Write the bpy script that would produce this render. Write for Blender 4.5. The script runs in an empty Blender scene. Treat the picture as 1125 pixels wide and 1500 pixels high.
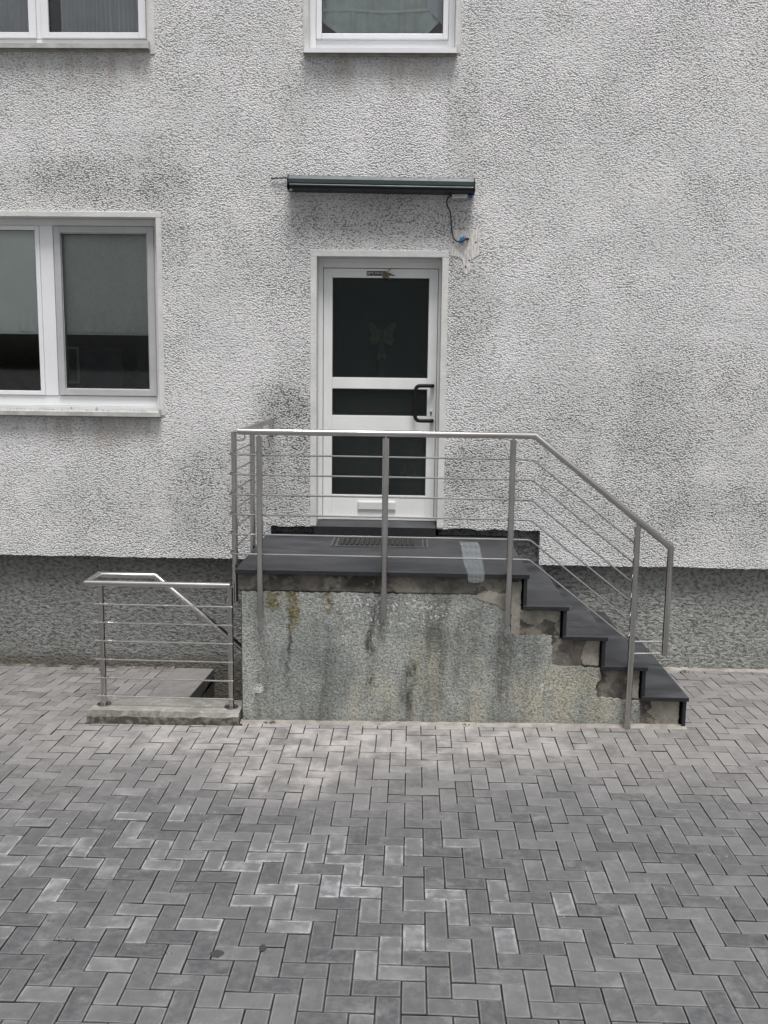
import bpy, math, random
from mathutils import Vector, Matrix
R = math.radians
S = bpy.context.scene
COL = S.collection
random.seed(7)

# ------------------------------------------------------------------ camera
cam_d = bpy.data.cameras.new('camera')
cam = bpy.data.objects.new('camera', cam_d)
COL.objects.link(cam)
S.camera = cam
cam_d.sensor_fit = 'HORIZONTAL'
cam_d.sensor_width = 36.0
cam_d.lens = 36.0 * 1380.7 / 1125.0
cam_d.clip_start = 0.05
cam_d.clip_end = 3000
YAW, PITCH, ROLL = -0.0287, 0.1471, -0.0126
fw = Vector((math.sin(YAW) * math.cos(PITCH), math.cos(YAW) * math.cos(PITCH), -math.sin(PITCH)))
ri = Vector((math.cos(YAW), -math.sin(YAW), 0))
dn = fw.cross(ri)
r2 = math.cos(ROLL) * ri + math.sin(ROLL) * dn
d2 = -math.sin(ROLL) * ri + math.cos(ROLL) * dn
cam.matrix_world = Matrix(((r2.x, -d2.x, -fw.x, 0), (r2.y, -d2.y, -fw.y, 0), (r2.z, -d2.z, -fw.z, 2.435), (0, 0, 0, 1)))

# ------------------------------------------------------------------ sky, sun, exposure
SUN_EL, SUN_AZ = R(71), R(165)
w = bpy.data.worlds.new('World')
S.world = w
w.use_nodes = True
wn = w.node_tree.nodes
bg = wn['Background']
sky = wn.new('ShaderNodeTexSky')
sky.sky_type = 'NISHITA'
sky.sun_disc = False
sky.sun_elevation = SUN_EL
sky.sun_rotation = SUN_AZ
sky.air_density = 1.0
sky.dust_density = 6.0
sky.ozone_density = 1.0
hsv = wn.new('ShaderNodeHueSaturation')
hsv.inputs['Saturation'].default_value = 0.25      # cloud cover: nearly white sky light
w.node_tree.links.new(sky.outputs[0], hsv.inputs['Color'])
w.node_tree.links.new(hsv.outputs[0], bg.inputs[0])
bg.inputs[1].default_value = 0.06
sun_d = bpy.data.lights.new('sun', 'SUN')
sun_d.energy = 1.5
sun_d.angle = R(19)
sun_d.color = (1.0, 0.975, 0.95)
sun = bpy.data.objects.new('sun', sun_d)
COL.objects.link(sun)
sdir = Vector((math.sin(SUN_AZ) * math.cos(SUN_EL), math.cos(SUN_AZ) * math.cos(SUN_EL), math.sin(SUN_EL)))
sun.rotation_euler = (-sdir).to_track_quat('-Z', 'Y').to_euler()
vs = S.view_settings
vs.view_transform = 'Standard'
vs.look = 'None'
vs.exposure = 1.05
vs.gamma = 1.0
vs.use_curve_mapping = False

# ------------------------------------------------------------------ node helper
class NT:
    def __init__(s, name):
        s.m = bpy.data.materials.new(name)
        s.m.use_nodes = True
        s.t = s.m.node_tree
        s.b = s.t.nodes['Principled BSDF']
        s.out = s.t.nodes['Material Output']
    def n(s, typ, **kw):
        nd = s.t.nodes.new(typ)
        for k, v in kw.items():
            setattr(nd, k, v)
        return nd
    def link(s, a, b):
        s.t.links.new(a, b)
    def put(s, sock, v):
        if hasattr(v, 'is_output'):
            s.link(v, sock)
        elif v is not None:
            if isinstance(v, (tuple, list)) and len(v) == 3 and sock.type == 'RGBA':
                v = (*v, 1)
            sock.default_value = v
    def pos(s):
        return s.n('ShaderNodeNewGeometry').outputs['Position']
    def mapping(s, v, scale=(1, 1, 1), loc=(0, 0, 0)):
        m = s.n('ShaderNodeMapping')
        s.link(v, m.inputs[0])
        m.inputs['Scale'].default_value = scale
        m.inputs['Location'].default_value = loc
        return m.outputs[0]
    def noise(s, v, scale, detail=2, rough=0.5, dist=0.0):
        t = s.n('ShaderNodeTexNoise')
        s.link(v, t.inputs['Vector'])
        t.inputs['Scale'].default_value = scale
        t.inputs['Detail'].default_value = detail
        t.inputs['Roughness'].default_value = rough
        t.inputs['Distortion'].default_value = dist
        return t.outputs['Fac']
    def voro(s, v, scale, feature='F1', out='Distance', rnd=1.0):
        t = s.n('ShaderNodeTexVoronoi', feature=feature)
        s.link(v, t.inputs['Vector'])
        t.inputs['Scale'].default_value = scale
        t.inputs['Randomness'].default_value = rnd
        return t.outputs[out]
    def math(s, op, a, b=None, c=None, clamp=False):
        t = s.n('ShaderNodeMath', operation=op, use_clamp=clamp)
        s.put(t.inputs[0], a)
        if b is not None: s.put(t.inputs[1], b)
        if c is not None: s.put(t.inputs[2], c)
        return t.outputs[0]
    def ramp(s, v, lo, hi, a=0.0, b=1.0):
        t = s.n('ShaderNodeMapRange', interpolation_type='SMOOTHSTEP')
        s.put(t.inputs['Value'], v)
        t.inputs['From Min'].default_value = lo
        t.inputs['From Max'].default_value = hi
        t.inputs['To Min'].default_value = a
        t.inputs['To Max'].default_value = b
        return t.outputs['Result']
    def mix(s, f, a, b, blend='MIX'):
        t = s.n('ShaderNodeMix', data_type='RGBA', blend_type=blend)
        s.put(t.inputs['Factor'], f)
        s.put(t.inputs['A'] if False else t.inputs[6], a)
        s.put(t.inputs[7], b)
        return t.outputs[2]
    def sep(s, v):
        t = s.n('ShaderNodeSeparateXYZ')
        s.link(v, t.inputs[0])
        return t.outputs
    def blob(s, cx, cz, rx, rz, axes=('X', 'Z')):
        """soft elliptical mask in world coordinates (a stain's own shape)"""
        o = s.sep(s.pos())
        a = s.math('DIVIDE', s.math('SUBTRACT', o[axes[0]], cx), rx)
        b = s.math('DIVIDE', s.math('SUBTRACT', o[axes[1]], cz), rz)
        d = s.math('ADD', s.math('MULTIPLY', a, a), s.math('MULTIPLY', b, b))
        return s.ramp(d, 1.0, 0.0)
    def bump(s, h, dist, strength=1.0, normal=None):
        t = s.n('ShaderNodeBump')
        t.inputs['Strength'].default_value = strength
        t.inputs['Distance'].default_value = dist
        s.link(h, t.inputs['Height'])
        if normal is not None: s.link(normal, t.inputs['Normal'])
        return t.outputs[0]
    def fin(s, col=None, rough=None, metal=None, normal=None, spec=None):
        s.put(s.b.inputs['Base Color'], col)
        s.put(s.b.inputs['Roughness'], rough)
        s.put(s.b.inputs['Metallic'], metal)
        if normal is not None: s.link(normal, s.b.inputs['Normal'])
        if spec is not None: s.b.inputs['Specular IOR Level'].default_value = spec
        return s.m

def plain(name, col, rough=0.5, metal=0.0, var=0.12, scale=8.0, spec=None):
    t = NT(name)
    p = t.pos()
    f = t.noise(p, scale, 4, 0.6)
    a = tuple(c * (1 - var) for c in col)
    b = tuple(min(1, c * (1 + var)) for c in col)
    rr = t.ramp(t.noise(p, scale * 2.3, 3), 0.3, 0.7, max(0.02, rough - 0.07), min(1, rough + 0.07))
    return t.fin(t.mix(t.ramp(f, 0.3, 0.7), a, b), rr, metal, spec=spec)

# ------------------------------------------------------------------ materials
def mat_plaster():
    t = NT('roughcast_plaster')
    p = t.pos()
    big = t.noise(p, 0.9, 4, 0.6)
    vary = t.noise(p, 1.7, 3, 0.6)
    worm = t.noise(t.mapping(p, (0.85, 1, 1.15)), 70, 3, 0.6, 0.2)
    grain = t.noise(p, 125, 2, 0.6)
    stones = t.math('SUBTRACT', 1.0, t.voro(t.mapping(p, (0.9, 1, 1.1)), 76))
    h = t.math('ADD', t.math('MULTIPLY', worm, t.ramp(vary, 0.35, 0.65, 0.5, 1.0)), t.math('MULTIPLY', grain, 0.4))
    h = t.math('ADD', h, t.math('MULTIPLY', stones, t.ramp(vary, 0.35, 0.65, 0.9, 0.55)))
    # dirt that has settled in the pits of the roughcast
    amount = t.ramp(big, 0.3, 0.75, 0.08, 0.26)
    for cx, cz, rx, rz, k in ((-0.3, 3.62, 0.85, 0.26, 0.7), (-1.02, 1.8, 0.38, 0.65, 1.35), (-1.65, 1.4, 0.5, 0.6, 0.7), (-1.1, 1.35, 0.5, 0.4, 0.6), (0.45, 3.1, 0.3, 0.75, 0.4),
                              (-1.2, 3.35, 0.8, 0.6, 0.25), (-1.98, 4.0, 0.25, 1.1, 0.3), (0.36, 4.3, 0.18, 1.0, 0.4), (2.1, 1.9, 2.1, 0.9, 0.34), (2.4, 1.25, 1.2, 0.4, 0.3), (-2.5, 1.25, 0.9, 0.3, 0.25),
                              (-2.6, 3.9, 1.1, 0.26, 0.5), (0.5, 1.5, 0.5, 0.5, 0.8), (-0.98, 4.6, 0.14, 0.9, 0.25), (2.6, 4.6, 1.2, 1.2, 0.1)):
        amount = t.math('ADD', amount, t.math('MULTIPLY', t.blob(cx, cz, rx, rz), k))
    clean = t.math('MULTIPLY', t.blob(-0.3, 4.35, 0.7, 0.45), 0.5)
    amount = t.math('MULTIPLY', t.math('SUBTRACT', amount, clean, clamp=True), t.ramp(t.noise(p, 4.0, 6, 0.7), 0.25, 0.7, 0.45, 1.2))
    low = t.ramp(h, 0.98, 0.70)
    dirt = t.math('MULTIPLY', low, t.math('ADD', t.math('MULTIPLY', amount, 0.52), 0.42), clamp=True)
    veil = t.math('MULTIPLY', amount, 0.52, clamp=True)
    tint = t.mix(t.ramp(t.noise(p, 2.3, 3), 0.35, 0.65), (0.70, 0.70, 0.702), (0.775, 0.772, 0.774))
    c = t.mix(veil, tint, (0.32, 0.325, 0.312))
    c = t.mix(dirt, c, (0.13, 0.135, 0.132))
    # faint run-off stains under the sills
    st = t.noise(t.mapping(p, (9, 1, 0.6)), 1.0, 3, 0.6)
    sm = t.math('MAXIMUM', t.blob(-0.3, 4.72, 0.62, 0.22), t.math('MAXIMUM', t.blob(-2.6, 4.75, 0.7, 0.2), t.blob(-2.6, 1.95, 0.8, 0.2)))
    c = t.mix(t.math('MULTIPLY', t.math('MULTIPLY', t.ramp(st, 0.4, 0.65), sm), 0.45), c, (0.36, 0.31, 0.265))
    nrm = t.bump(h, 0.0145, 1.0)
    return t.fin(c, 0.92, 0, nrm, 0.25)

def mat_plinth():
    t = NT('plinth_roughcast')
    p = t.pos()
    o = t.sep(p)
    lump = t.noise(t.mapping(p, (0.8, 1, 1.2)), 34, 3, 0.6, 0.6)
    grain = t.noise(p, 90, 3, 0.65)
    h = t.math('ADD', lump, t.math('MULTIPLY', grain, 0.45))
    right = t.ramp(o['X'], -0.5, 2.2)
    base = t.mix(right, (0.36, 0.366, 0.355), (0.52, 0.537, 0.508))
    c = t.mix(t.ramp(t.noise(p, 2.6, 4, 0.6), 0.35, 0.7, 0, 0.3), base, (0.22, 0.225, 0.205))
    c = t.mix(t.math('MULTIPLY', t.ramp(h, 0.84, 0.52), 0.72), c, (0.06, 0.062, 0.058))
    foot = t.math('MULTIPLY', t.ramp(t.math('ADD', o['Z'], t.math('MULTIPLY', t.noise(p, 5, 3), 0.12)), 0.10, -0.02), 0.7)
    c = t.mix(foot, c, (0.12, 0.105, 0.08))
    return t.fin(c, 0.93, 0, t.bump(h, 0.055, 1.0), 0.2)

def mat_stairwall():
    t = NT('stained_render')
    p = t.pos()
    o = t.sep(p)
    lump = t.noise(p, 62, 3, 0.6, 0.5)
    grain = t.noise(p, 140, 2, 0.6)
    h = t.math('ADD', lump, t.math('MULTIPLY', grain, 0.5))
    base = t.mix(t.ramp(t.noise(p, 3.2, 5, 0.65), 0.3, 0.7), (0.25, 0.275, 0.258), (0.43, 0.445, 0.42))
    # vertical run-off streaks
    st = t.noise(t.mapping(p, (5.5, 5.5, 0.75)), 1.0, 5, 0.65, 0.4)
    c = t.mix(t.math('MULTIPLY', t.ramp(st, 0.48, 0.72), 0.75), base, (0.11, 0.102, 0.088))
    # lime bleached, yellowish lower parts
    ye = t.math('MAXIMUM', t.math('MAXIMUM', t.blob(-0.22, 0.10, 0.26, 0.42), t.blob(0.12, 0.22, 0.2, 0.5)), t.math('MAXIMUM', t.blob(0.42, 0.2, 0.18, 0.45), t.blob(1.1, 0.2, 0.55, 0.32)))
    yn = t.ramp(t.noise(t.mapping(p, (4, 4, 1.2)), 1.4, 4, 0.6), 0.35, 0.62)
    c = t.mix(t.math('MULTIPLY', t.math('MULTIPLY', ye, yn), 0.75), c, (0.50, 0.475, 0.37))
    # dark cracks running down
    wob = t.math('MULTIPLY', t.math('SUBTRACT', t.noise(t.mapping(p, (1.5, 0.2, 3.2)), 1.0, 4, 0.65), 0.5), 0.22)
    for cx, z0, z1, wd, k in ((-0.83, 0.92, 0.22, 0.026, 0.95), (-0.255, 0.84, 0.25, 0.05, 1.0), (0.02, 0.45, 0.05, 0.085, 0.95), (0.24, 0.6, 0.1, 0.06, 0.5), (0.36, 0.8, 0.3, 0.10, 0.45), (0.66, 0.66, 0.12, 0.10, 0.6), (0.47, 0.85, 0.35, 0.08, 0.45), (-0.55, 0.7, 0.2, 0.09, 0.3)):
        d = t.math('ABSOLUTE', t.math('SUBTRACT', t.math('ADD', o['X'], wob), cx))
        m = t.math('MULTIPLY', t.ramp(d, wd, 0.0), t.math('MULTIPLY', t.ramp(o['Z'], z0 + 0.05, z0 - 0.05), t.ramp(o['Z'], z1 - 0.1, z1 + 0.1)))
        m = t.math('MULTIPLY', m, t.ramp(t.noise(t.mapping(p, (30, 30, 7)), 1.0, 5, 0.7), 0.30, 0.62))
        c = t.mix(t.math('MULTIPLY', m, k, clamp=True), c, (0.055, 0.05, 0.042))
    # moss below the slab
    mo = t.math('MAXIMUM', t.math('MAXIMUM', t.blob(-0.80, 0.84, 0.07, 0.24), t.blob(-0.93, 0.88, 0.08, 0.12)), t.blob(-0.56, 0.87, 0.05, 0.11))
    c = t.mix(t.math('MULTIPLY', mo, t.ramp(t.noise(p, 30, 3), 0.35, 0.6)), c, (0.15, 0.115, 0.022))
    # white chips and flaking paint
    chip = t.ramp(t.noise(p, 34, 4, 0.7), 0.535, 0.58)
    cm = t.math('MAXIMUM', t.math('MAXIMUM', t.blob(-0.37, 0.84, 0.2, 0.16), t.blob(-0.40, 0.62, 0.08, 0.07)), t.math('MAXIMUM', t.blob(0.98, 0.27, 0.10, 0.07), t.blob(-0.1, 0.8, 0.5, 0.14)))
    c = t.mix(t.math('MULTIPLY', chip, t.math('ADD', t.math('MULTIPLY', cm, 1.0), 0.14, clamp=True)), c, (0.62, 0.62, 0.60))
    spot = t.ramp(t.math('ADD', t.blob(-1.045, 0.235, 0.05, 0.05), t.math('MULTIPLY', t.noise(p, 40, 3), 0.6)), 0.75, 0.95)
    c = t.mix(spot, c, (0.62, 0.61, 0.58))
    pit = t.math('MULTIPLY', t.ramp(h, 0.85, 0.55), 0.6)
    c = t.mix(pit, c, (0.05, 0.052, 0.048))
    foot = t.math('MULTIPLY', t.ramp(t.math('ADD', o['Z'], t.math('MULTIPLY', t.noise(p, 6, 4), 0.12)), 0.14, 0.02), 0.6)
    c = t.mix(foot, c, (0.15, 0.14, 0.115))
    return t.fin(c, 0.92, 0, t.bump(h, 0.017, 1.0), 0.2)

def mat_oldconcrete():
    t = NT('old_concrete')
    p = t.pos()
    n1 = t.noise(p, 7, 5, 0.65, 0.3)
    c = t.mix(t.ramp(n1, 0.35, 0.65), (0.05, 0.046, 0.04), (0.15, 0.14, 0.125))
    c = t.mix(t.ramp(t.noise(t.mapping(p, (1, 1, 1), (2.2, 0, 5.1)), 6, 6, 0.7, 0.4), 0.52, 0.6, 0, 0.7), c, (0.25, 0.235, 0.2))
    c = t.mix(t.ramp(t.noise(p, 23, 4, 0.7), 0.6, 0.75, 0, 0.5), c, (0.26, 0.25, 0.23))
    h = t.noise(p, 40, 5, 0.7)
    return t.fin(c, 0.9, 0, t.bump(h, 0.006, 1.0), 0.2)

def mat_mortar(name='repair_mortar', a=(0.19, 0.178, 0.152), b=(0.33, 0.312, 0.27)):
    t = NT(name)
    p = t.pos()
    c = t.mix(t.ramp(t.noise(p, 9, 5, 0.65), 0.3, 0.7), a, b)
    c = t.mix(t.ramp(t.noise(p, 21, 4, 0.7), 0.58, 0.7, 0, 0.6), c, (0.12, 0.11, 0.095))
    return t.fin(c, 0.92, 0, t.bump(t.noise(p, 55, 5, 0.7), 0.004, 1.0), 0.2)

def mat_tile():
    t = NT('slate_tile')
    p = t.pos()
    s1 = t.noise(t.mapping(p, (2.6, 4.5, 4.5)), 1.0, 6, 0.65, 0.5)
    c = t.mix(t.ramp(s1, 0.35, 0.7), (0.022, 0.0235, 0.027), (0.050, 0.053, 0.059))
    sc = t.noise(t.mapping(p, (7, 26, 26)), 1.0, 5, 0.7)
    c = t.mix(t.ramp(sc, 0.54, 0.76, 0, 0.32), c, (0.12, 0.125, 0.133))
    h = t.noise(t.mapping(p, (6, 22, 22)), 1.0, 5, 0.65)
    return t.fin(c, t.ramp(s1, 0.3, 0.7, 0.48, 0.62), 0, t.bump(h, 0.0015, 0.8), 0.45)

def mat_tile_edge():
    return plain('slate_tile_edge', (0.013, 0.014, 0.017), 0.5, var=0.25, scale=30)

def mat_steel():
    t = NT('brushed_stainless_steel')
    p = t.pos()
    sm = t.noise(p, 2.5, 4, 0.6)
    c = t.mix(t.ramp(sm, 0.3, 0.7), (0.44, 0.43, 0.412), (0.56, 0.55, 0.535))
    return t.fin(c, t.ramp(t.noise(p, 9, 3), 0.3, 0.7, 0.15, 0.21), 1.0)

def mat_brick():
    t = NT('grey_concrete_paver')
    p = t.pos()
    o = t.sep(p)
    oi = t.n('ShaderNodeObjectInfo')
    gi = t.n('ShaderNodeNewGeometry')
    rnd = t.math('FRACT', t.math('ADD', t.math('MULTIPLY', oi.outputs['Random'], 7.31), t.math('MULTIPLY', gi.outputs['Random Per Island'], 13.7)))
    uv = t.n('ShaderNodeUVMap').outputs[0]
    u = t.sep(uv)
    # UV is in metres on the paver's top, measured from its nearest edge in each direction
    edge = t.math('MINIMUM', u['X'], u['Y'])
    fine = t.noise(p, 160, 3, 0.65)
    mid = t.noise(p, 22, 5, 0.65)
    zone = t.noise(p, 0.75, 3, 0.55)
    c = t.mix(rnd, (0.058, 0.061, 0.065), (0.122, 0.124, 0.128))
    c = t.mix(t.ramp(mid, 0.35, 0.7, 0, 0.45), c, (0.150, 0.151, 0.153))
    # paler, reddish-grey tone nearer the house
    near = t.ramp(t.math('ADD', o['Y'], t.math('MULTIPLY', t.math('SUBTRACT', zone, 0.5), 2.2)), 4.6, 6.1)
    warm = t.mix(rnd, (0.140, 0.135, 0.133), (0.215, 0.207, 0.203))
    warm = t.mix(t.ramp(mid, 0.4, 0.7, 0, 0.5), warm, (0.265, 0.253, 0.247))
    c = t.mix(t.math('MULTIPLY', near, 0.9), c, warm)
    # pale mortar dust swept out in front of the stair wall
    dm = t.math('MAXIMUM', t.blob(-0.5, 6.1, 2.3, 0.75, ('X', 'Y')), t.math('MULTIPLY', t.blob(-0.75, 5.55, 0.6, 0.6, ('X', 'Y')), 0.9))
    dn_ = t.ramp(t.noise(p, 4.5, 5, 0.65), 0.35, 0.7)
    c = t.mix(t.math('MULTIPLY', t.math('MULTIPLY', dm, dn_), 0.75), c, (0.44, 0.415, 0.398))
    # lime bloom: ring a little inside the edge, on some pavers only
    br = t.math('MULTIPLY', t.ramp(rnd, 0.45, 1.0), t.math('ADD', 0.12, t.math('MAXIMUM', t.blob(-0.2, 4.15, 1.5, 0.7, ('X', 'Y')), t.math('MULTIPLY', t.blob(-1.7, 4.3, 1.0, 1.2, ('X', 'Y')), 0.8))))
    en = t.math('ADD', edge, t.math('MULTIPLY', t.math('SUBTRACT', mid, 0.5), 0.03))
    ring = t.math('MULTIPLY', t.ramp(en, 0.022, 0.006), t.math('MULTIPLY', t.ramp(fine, 0.3, 0.6, 0.4, 1.0), t.ramp(t.noise(p, 13, 4, 0.6), 0.40, 0.62)))
    c = t.mix(t.math('MULTIPLY', t.math('MULTIPLY', ring, br), 0.8), c, (0.42, 0.44, 0.46))
    face = t.math('MULTIPLY', t.ramp(t.noise(p, 9, 4, 0.6), 0.45, 0.7), br)
    c = t.mix(t.math('MULTIPLY', face, 0.5), c, (0.31, 0.325, 0.34))
    sc_ = t.noise(t.mapping(p, (1, 1, 1), (3.7, 1.1, 0)), 5.5, 6, 0.72)
    c = t.mix(t.ramp(sc_, 0.5, 0.75, 0, 0.45), c, (0.27, 0.272, 0.275))
    c = t.mix(t.ramp(sc_, 0.5, 0.28, 0, 0.45), c, (0.075, 0.076, 0.078))
    # worn paler arris and speckle
    c = t.mix(t.math('MULTIPLY', t.ramp(edge, 0.011, 0.006), t.ramp(edge, 0.003, 0.006, 0, 0.2)), c, (0.36, 0.36, 0.355))
    c = t.mix(t.ramp(edge, 0.0055, 0.0035, 0, 0.55), c, (0.05, 0.048, 0.045))
    c = t.mix(t.ramp(fine, 0.62, 0.75, 0, 0.35), c, (0.30, 0.30, 0.295))
    c = t.mix(t.ramp(fine, 0.38, 0.25, 0, 0.5), c, (0.07, 0.07, 0.07))
    # the flanks carry the joint sand
    nz = t.sep(gi.outputs['Normal'])['Z']
    c = t.mix(t.ramp(nz, 0.5, 0.2), c, (0.055, 0.052, 0.048))
    r = t.ramp(mid, 0.3, 0.7, 0.62, 0.8)
    return t.fin(c, r, 0, t.bump(t.math('ADD', fine, t.math('MULTIPLY', mid, 1.5)), 0.0016, 1.0), 0.4)

def mat_sand():
    t = NT('joint_sand')
    p = t.pos()
    c = t.mix(t.ramp(t.noise(p, 60, 4, 0.7), 0.3, 0.7), (0.022, 0.021, 0.019), (0.055, 0.05, 0.044))
    return t.fin(c, 0.95, 0, t.bump(t.noise(p, 220, 3), 0.003), 0.2)

def mat_ground():
    t = NT('far_paving')
    p = t.pos()
    b = t.n('ShaderNodeTexBrick')
    t.link(p, b.inputs['Vector'])
    b.inputs['Color1'].default_value = (0.14, 0.14, 0.142, 1)
    b.inputs['Color2'].default_value = (0.19, 0.188, 0.186, 1)
    b.inputs['Mortar'].default_value = (0.035, 0.033, 0.03, 1)
    b.inputs['Scale'].default_value = 1.0
    b.inputs['Mortar Size'].default_value = 0.003
    b.inputs['Brick Width'].default_value = 0.2
    b.inputs['Row Height'].default_value = 0.1
    return t.fin(b.outputs['Color'], 0.75, 0, t.bump(t.noise(p, 90, 3), 0.002), 0.3)

def mat_kerb():
    t = NT('weathered_kerb_concrete')
    p = t.pos()
    o = t.sep(p)
    c = t.mix(t.ramp(t.noise(p, 6, 5, 0.65), 0.3, 0.7), (0.19, 0.183, 0.168), (0.31, 0.303, 0.285))
    c = t.mix(t.ramp(t.noise(p, 15, 5, 0.7), 0.55, 0.7, 0, 0.8), c, (0.44, 0.43, 0.40))
    nz = t.sep(t.n('ShaderNodeNewGeometry').outputs['Normal'])['Z']
    side = t.ramp(nz, 0.7, 0.3)
    moss = t.mix(t.ramp(t.noise(p, 20, 4, 0.7), 0.4, 0.65), (0.055, 0.055, 0.04), (0.20, 0.195, 0.165))
    c = t.mix(t.math('MULTIPLY', side, 0.9), c, moss)
    h = t.noise(p, 30, 5, 0.7)
    return t.fin(c, 0.92, 0, t.bump(h, 0.008), 0.2)

def mat_glass(name, tint, see, rough=0.03, wire=False, refl=1.25):
    """window glass: dielectric reflection over a tinted see-through layer"""
    t = NT(name)
    t.t.nodes.remove(t.b)
    tr = t.n('ShaderNodeBsdfTransparent')
    tr.inputs[0].default_value = (*[c * see for c in tint], 1)
    gl = t.n('ShaderNodeBsdfGlossy')
    gl.inputs['Roughness'].default_value = rough
    fr = t.n('ShaderNodeFresnel')
    fr.inputs[0].default_value = 1.5
    f = t.math('MULTIPLY', fr.outputs[0], refl, clamp=True)
    mx = t.n('ShaderNodeMixShader')
    t.link(f, mx.inputs[0])
    last = tr.outputs[0]
    if wire:
        # obscured wired glass: milky body with the wire mesh cast inside it
        p = t.pos()
        o = t.sep(p)
        df = t.n('ShaderNodeBsdfDiffuse')
        gx = t.math('ABSOLUTE', t.math('SUBTRACT', t.math('FRACT', t.math('MULTIPLY', o['X'], 80.0)), 0.5))
        gz = t.math('ABSOLUTE', t.math('SUBTRACT', t.math('FRACT', t.math('MULTIPLY', o['Z'], 80.0)), 0.5))
        g = t.math('MAXIMUM', t.ramp(gx, 0.36, 0.45), t.ramp(gz, 0.36, 0.45))
        cc = t.mix(g, (0.005, 0.009, 0.009), (0.030, 0.038, 0.037))
        t.link(cc, df.inputs[0])
        m2 = t.n('ShaderNodeMixShader')
        t.put(m2.inputs[0], t.math('ADD', t.math('MULTIPLY', g, 0.4), 0.25))
        t.link(tr.outputs[0], m2.inputs[1])
        t.link(df.outputs[0], m2.inputs[2])
        last = m2.outputs[0]
        b = t.bump(t.noise(p, 70, 2), 0.0012, 0.6)
        t.link(b, gl.inputs['Normal'])
    t.link(last, mx.inputs[1])
    t.link(gl.outputs[0], mx.inputs[2])
    t.link(mx.outputs[0], t.out.inputs[0])
    return t.m

def mat_screen(name, col, cover):
    t = NT(name)
    t.t.nodes.remove(t.b)
    tr = t.n('ShaderNodeBsdfTransparent')
    df = t.n('ShaderNodeBsdfDiffuse')
    df.inputs[0].default_value = (*col, 1)
    mx = t.n('ShaderNodeMixShader')
    n = t.noise(t.mapping(t.pos(), (1, 1, 1)), 40, 3)
    t.put(mx.inputs[0], t.ramp(n, 0.3, 0.7, cover - 0.015, cover + 0.015))
    t.link(tr.outputs[0], mx.inputs[1])
    t.link(df.outputs[0], mx.inputs[2])
    t.link(mx.outputs[0], t.out.inputs[0])
    return t.m

def mat_trim():
    t = NT('smooth_plaster_trim')
    p = t.pos()
    c = t.mix(t.ramp(t.noise(p, 4, 5, 0.65), 0.3, 0.7), (0.54, 0.545, 0.53), (0.66, 0.66, 0.65))
    c = t.mix(t.ramp(t.noise(p, 17, 5, 0.7), 0.55, 0.75, 0, 0.6), c, (0.37, 0.375, 0.36))
    return t.fin(c, 0.85, 0, t.bump(t.noise(p, 60, 4), 0.003), 0.25)

def mat_patch():
    t = NT('bared_plaster')
    p = t.pos()
    n = t.noise(t.mapping(p, (3.0, 1, 0.7)), 26, 5, 0.7)
    c = t.mix(t.ramp(n, 0.35, 0.65), (0.44, 0.425, 0.41), (0.72, 0.705, 0.69))
    return t.fin(c, 0.9, 0, t.bump(n, 0.004), 0.2)

M = {}
M['plaster'] = mat_plaster(); M['plinth'] = mat_plinth(); M['stairwall'] = mat_stairwall()
M['oldconc'] = mat_oldconcrete(); M['mortar'] = mat_mortar(); M['tile'] = mat_tile(); M['edge'] = mat_tile_edge()
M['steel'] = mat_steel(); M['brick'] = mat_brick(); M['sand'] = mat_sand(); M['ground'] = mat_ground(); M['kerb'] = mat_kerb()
M['trim'] = mat_trim(); M['patch'] = mat_patch()
M['glass'] = mat_glass('window_glass', (0.97, 0.99, 0.98), 0.985)
M['wired'] = mat_glass('wired_glass', (0.8, 0.95, 0.92), 0.8, 0.12, True, 0.75)
M['screen'] = mat_screen('insect_mesh', (0.03, 0.033, 0.034), 0.11)
M['pvc'] = plain('white_pvc', (0.74, 0.75, 0.77), 0.35, var=0.03, scale=3)
M['alu'] = plain('pale_aluminium_paint', (0.60, 0.61, 0.605), 0.42, var=0.06, scale=4)
M['alu_door'] = plain('door_aluminium', (0.74, 0.75, 0.745), 0.4, 0.0, var=0.05, scale=3)
M['screen_frame'] = plain('dull_aluminium_screen_frame', (0.42, 0.425, 0.43), 0.45, var=0.08, scale=5)
M['gasket'] = plain('black_gasket', (0.012, 0.012, 0.012), 0.6)
M['sill'] = plain('aluminium_sill', (0.44, 0.44, 0.425), 0.45, 0.1, var=0.18, scale=9)
M['stone_sill'] = plain('sill_bed_mortar', (0.30, 0.285, 0.26), 0.9, var=0.25, scale=14)
M['black'] = plain('black_plastic', (0.006, 0.006, 0.007), 0.5, spec=0.25)
M['awning'] = plain('dark_green_awning_metal', (0.022, 0.036, 0.038), 0.38, 0.2, var=0.12, scale=6)
M['awning_dark'] = plain('awning_shadow_profile', (0.009, 0.011, 0.012), 0.5)
M['cable'] = plain('black_cable', (0.012, 0.012, 0.013), 0.5)
M['plug'] = plain('white_plug', (0.60, 0.61, 0.62), 0.4)
M['blue'] = plain('blue_connector', (0.03, 0.11, 0.30), 0.4)
M['teal'] = plain('teal_connector', (0.07, 0.28, 0.36), 0.4)
M['greyprint'] = plain('grey_print', (0.33, 0.34, 0.34), 0.5)
M['room'] = plain('dim_room_wall', (0.16, 0.155, 0.15), 0.9)
M['dark_room'] = plain('dark_interior', (0.03, 0.034, 0.05), 0.7, var=0.4, scale=3)
M['blind'] = plain('pale_green_roller_blind', (0.83, 0.86, 0.845), 0.85, var=0.05, scale=2.5)
M['curtain'] = plain('lilac_grey_curtain', (0.80, 0.79, 0.83), 0.9, var=0.05)
M['net'] = plain('green_grey_net_curtain', (0.72, 0.79, 0.77), 0.9, var=0.15, scale=5)
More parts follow.
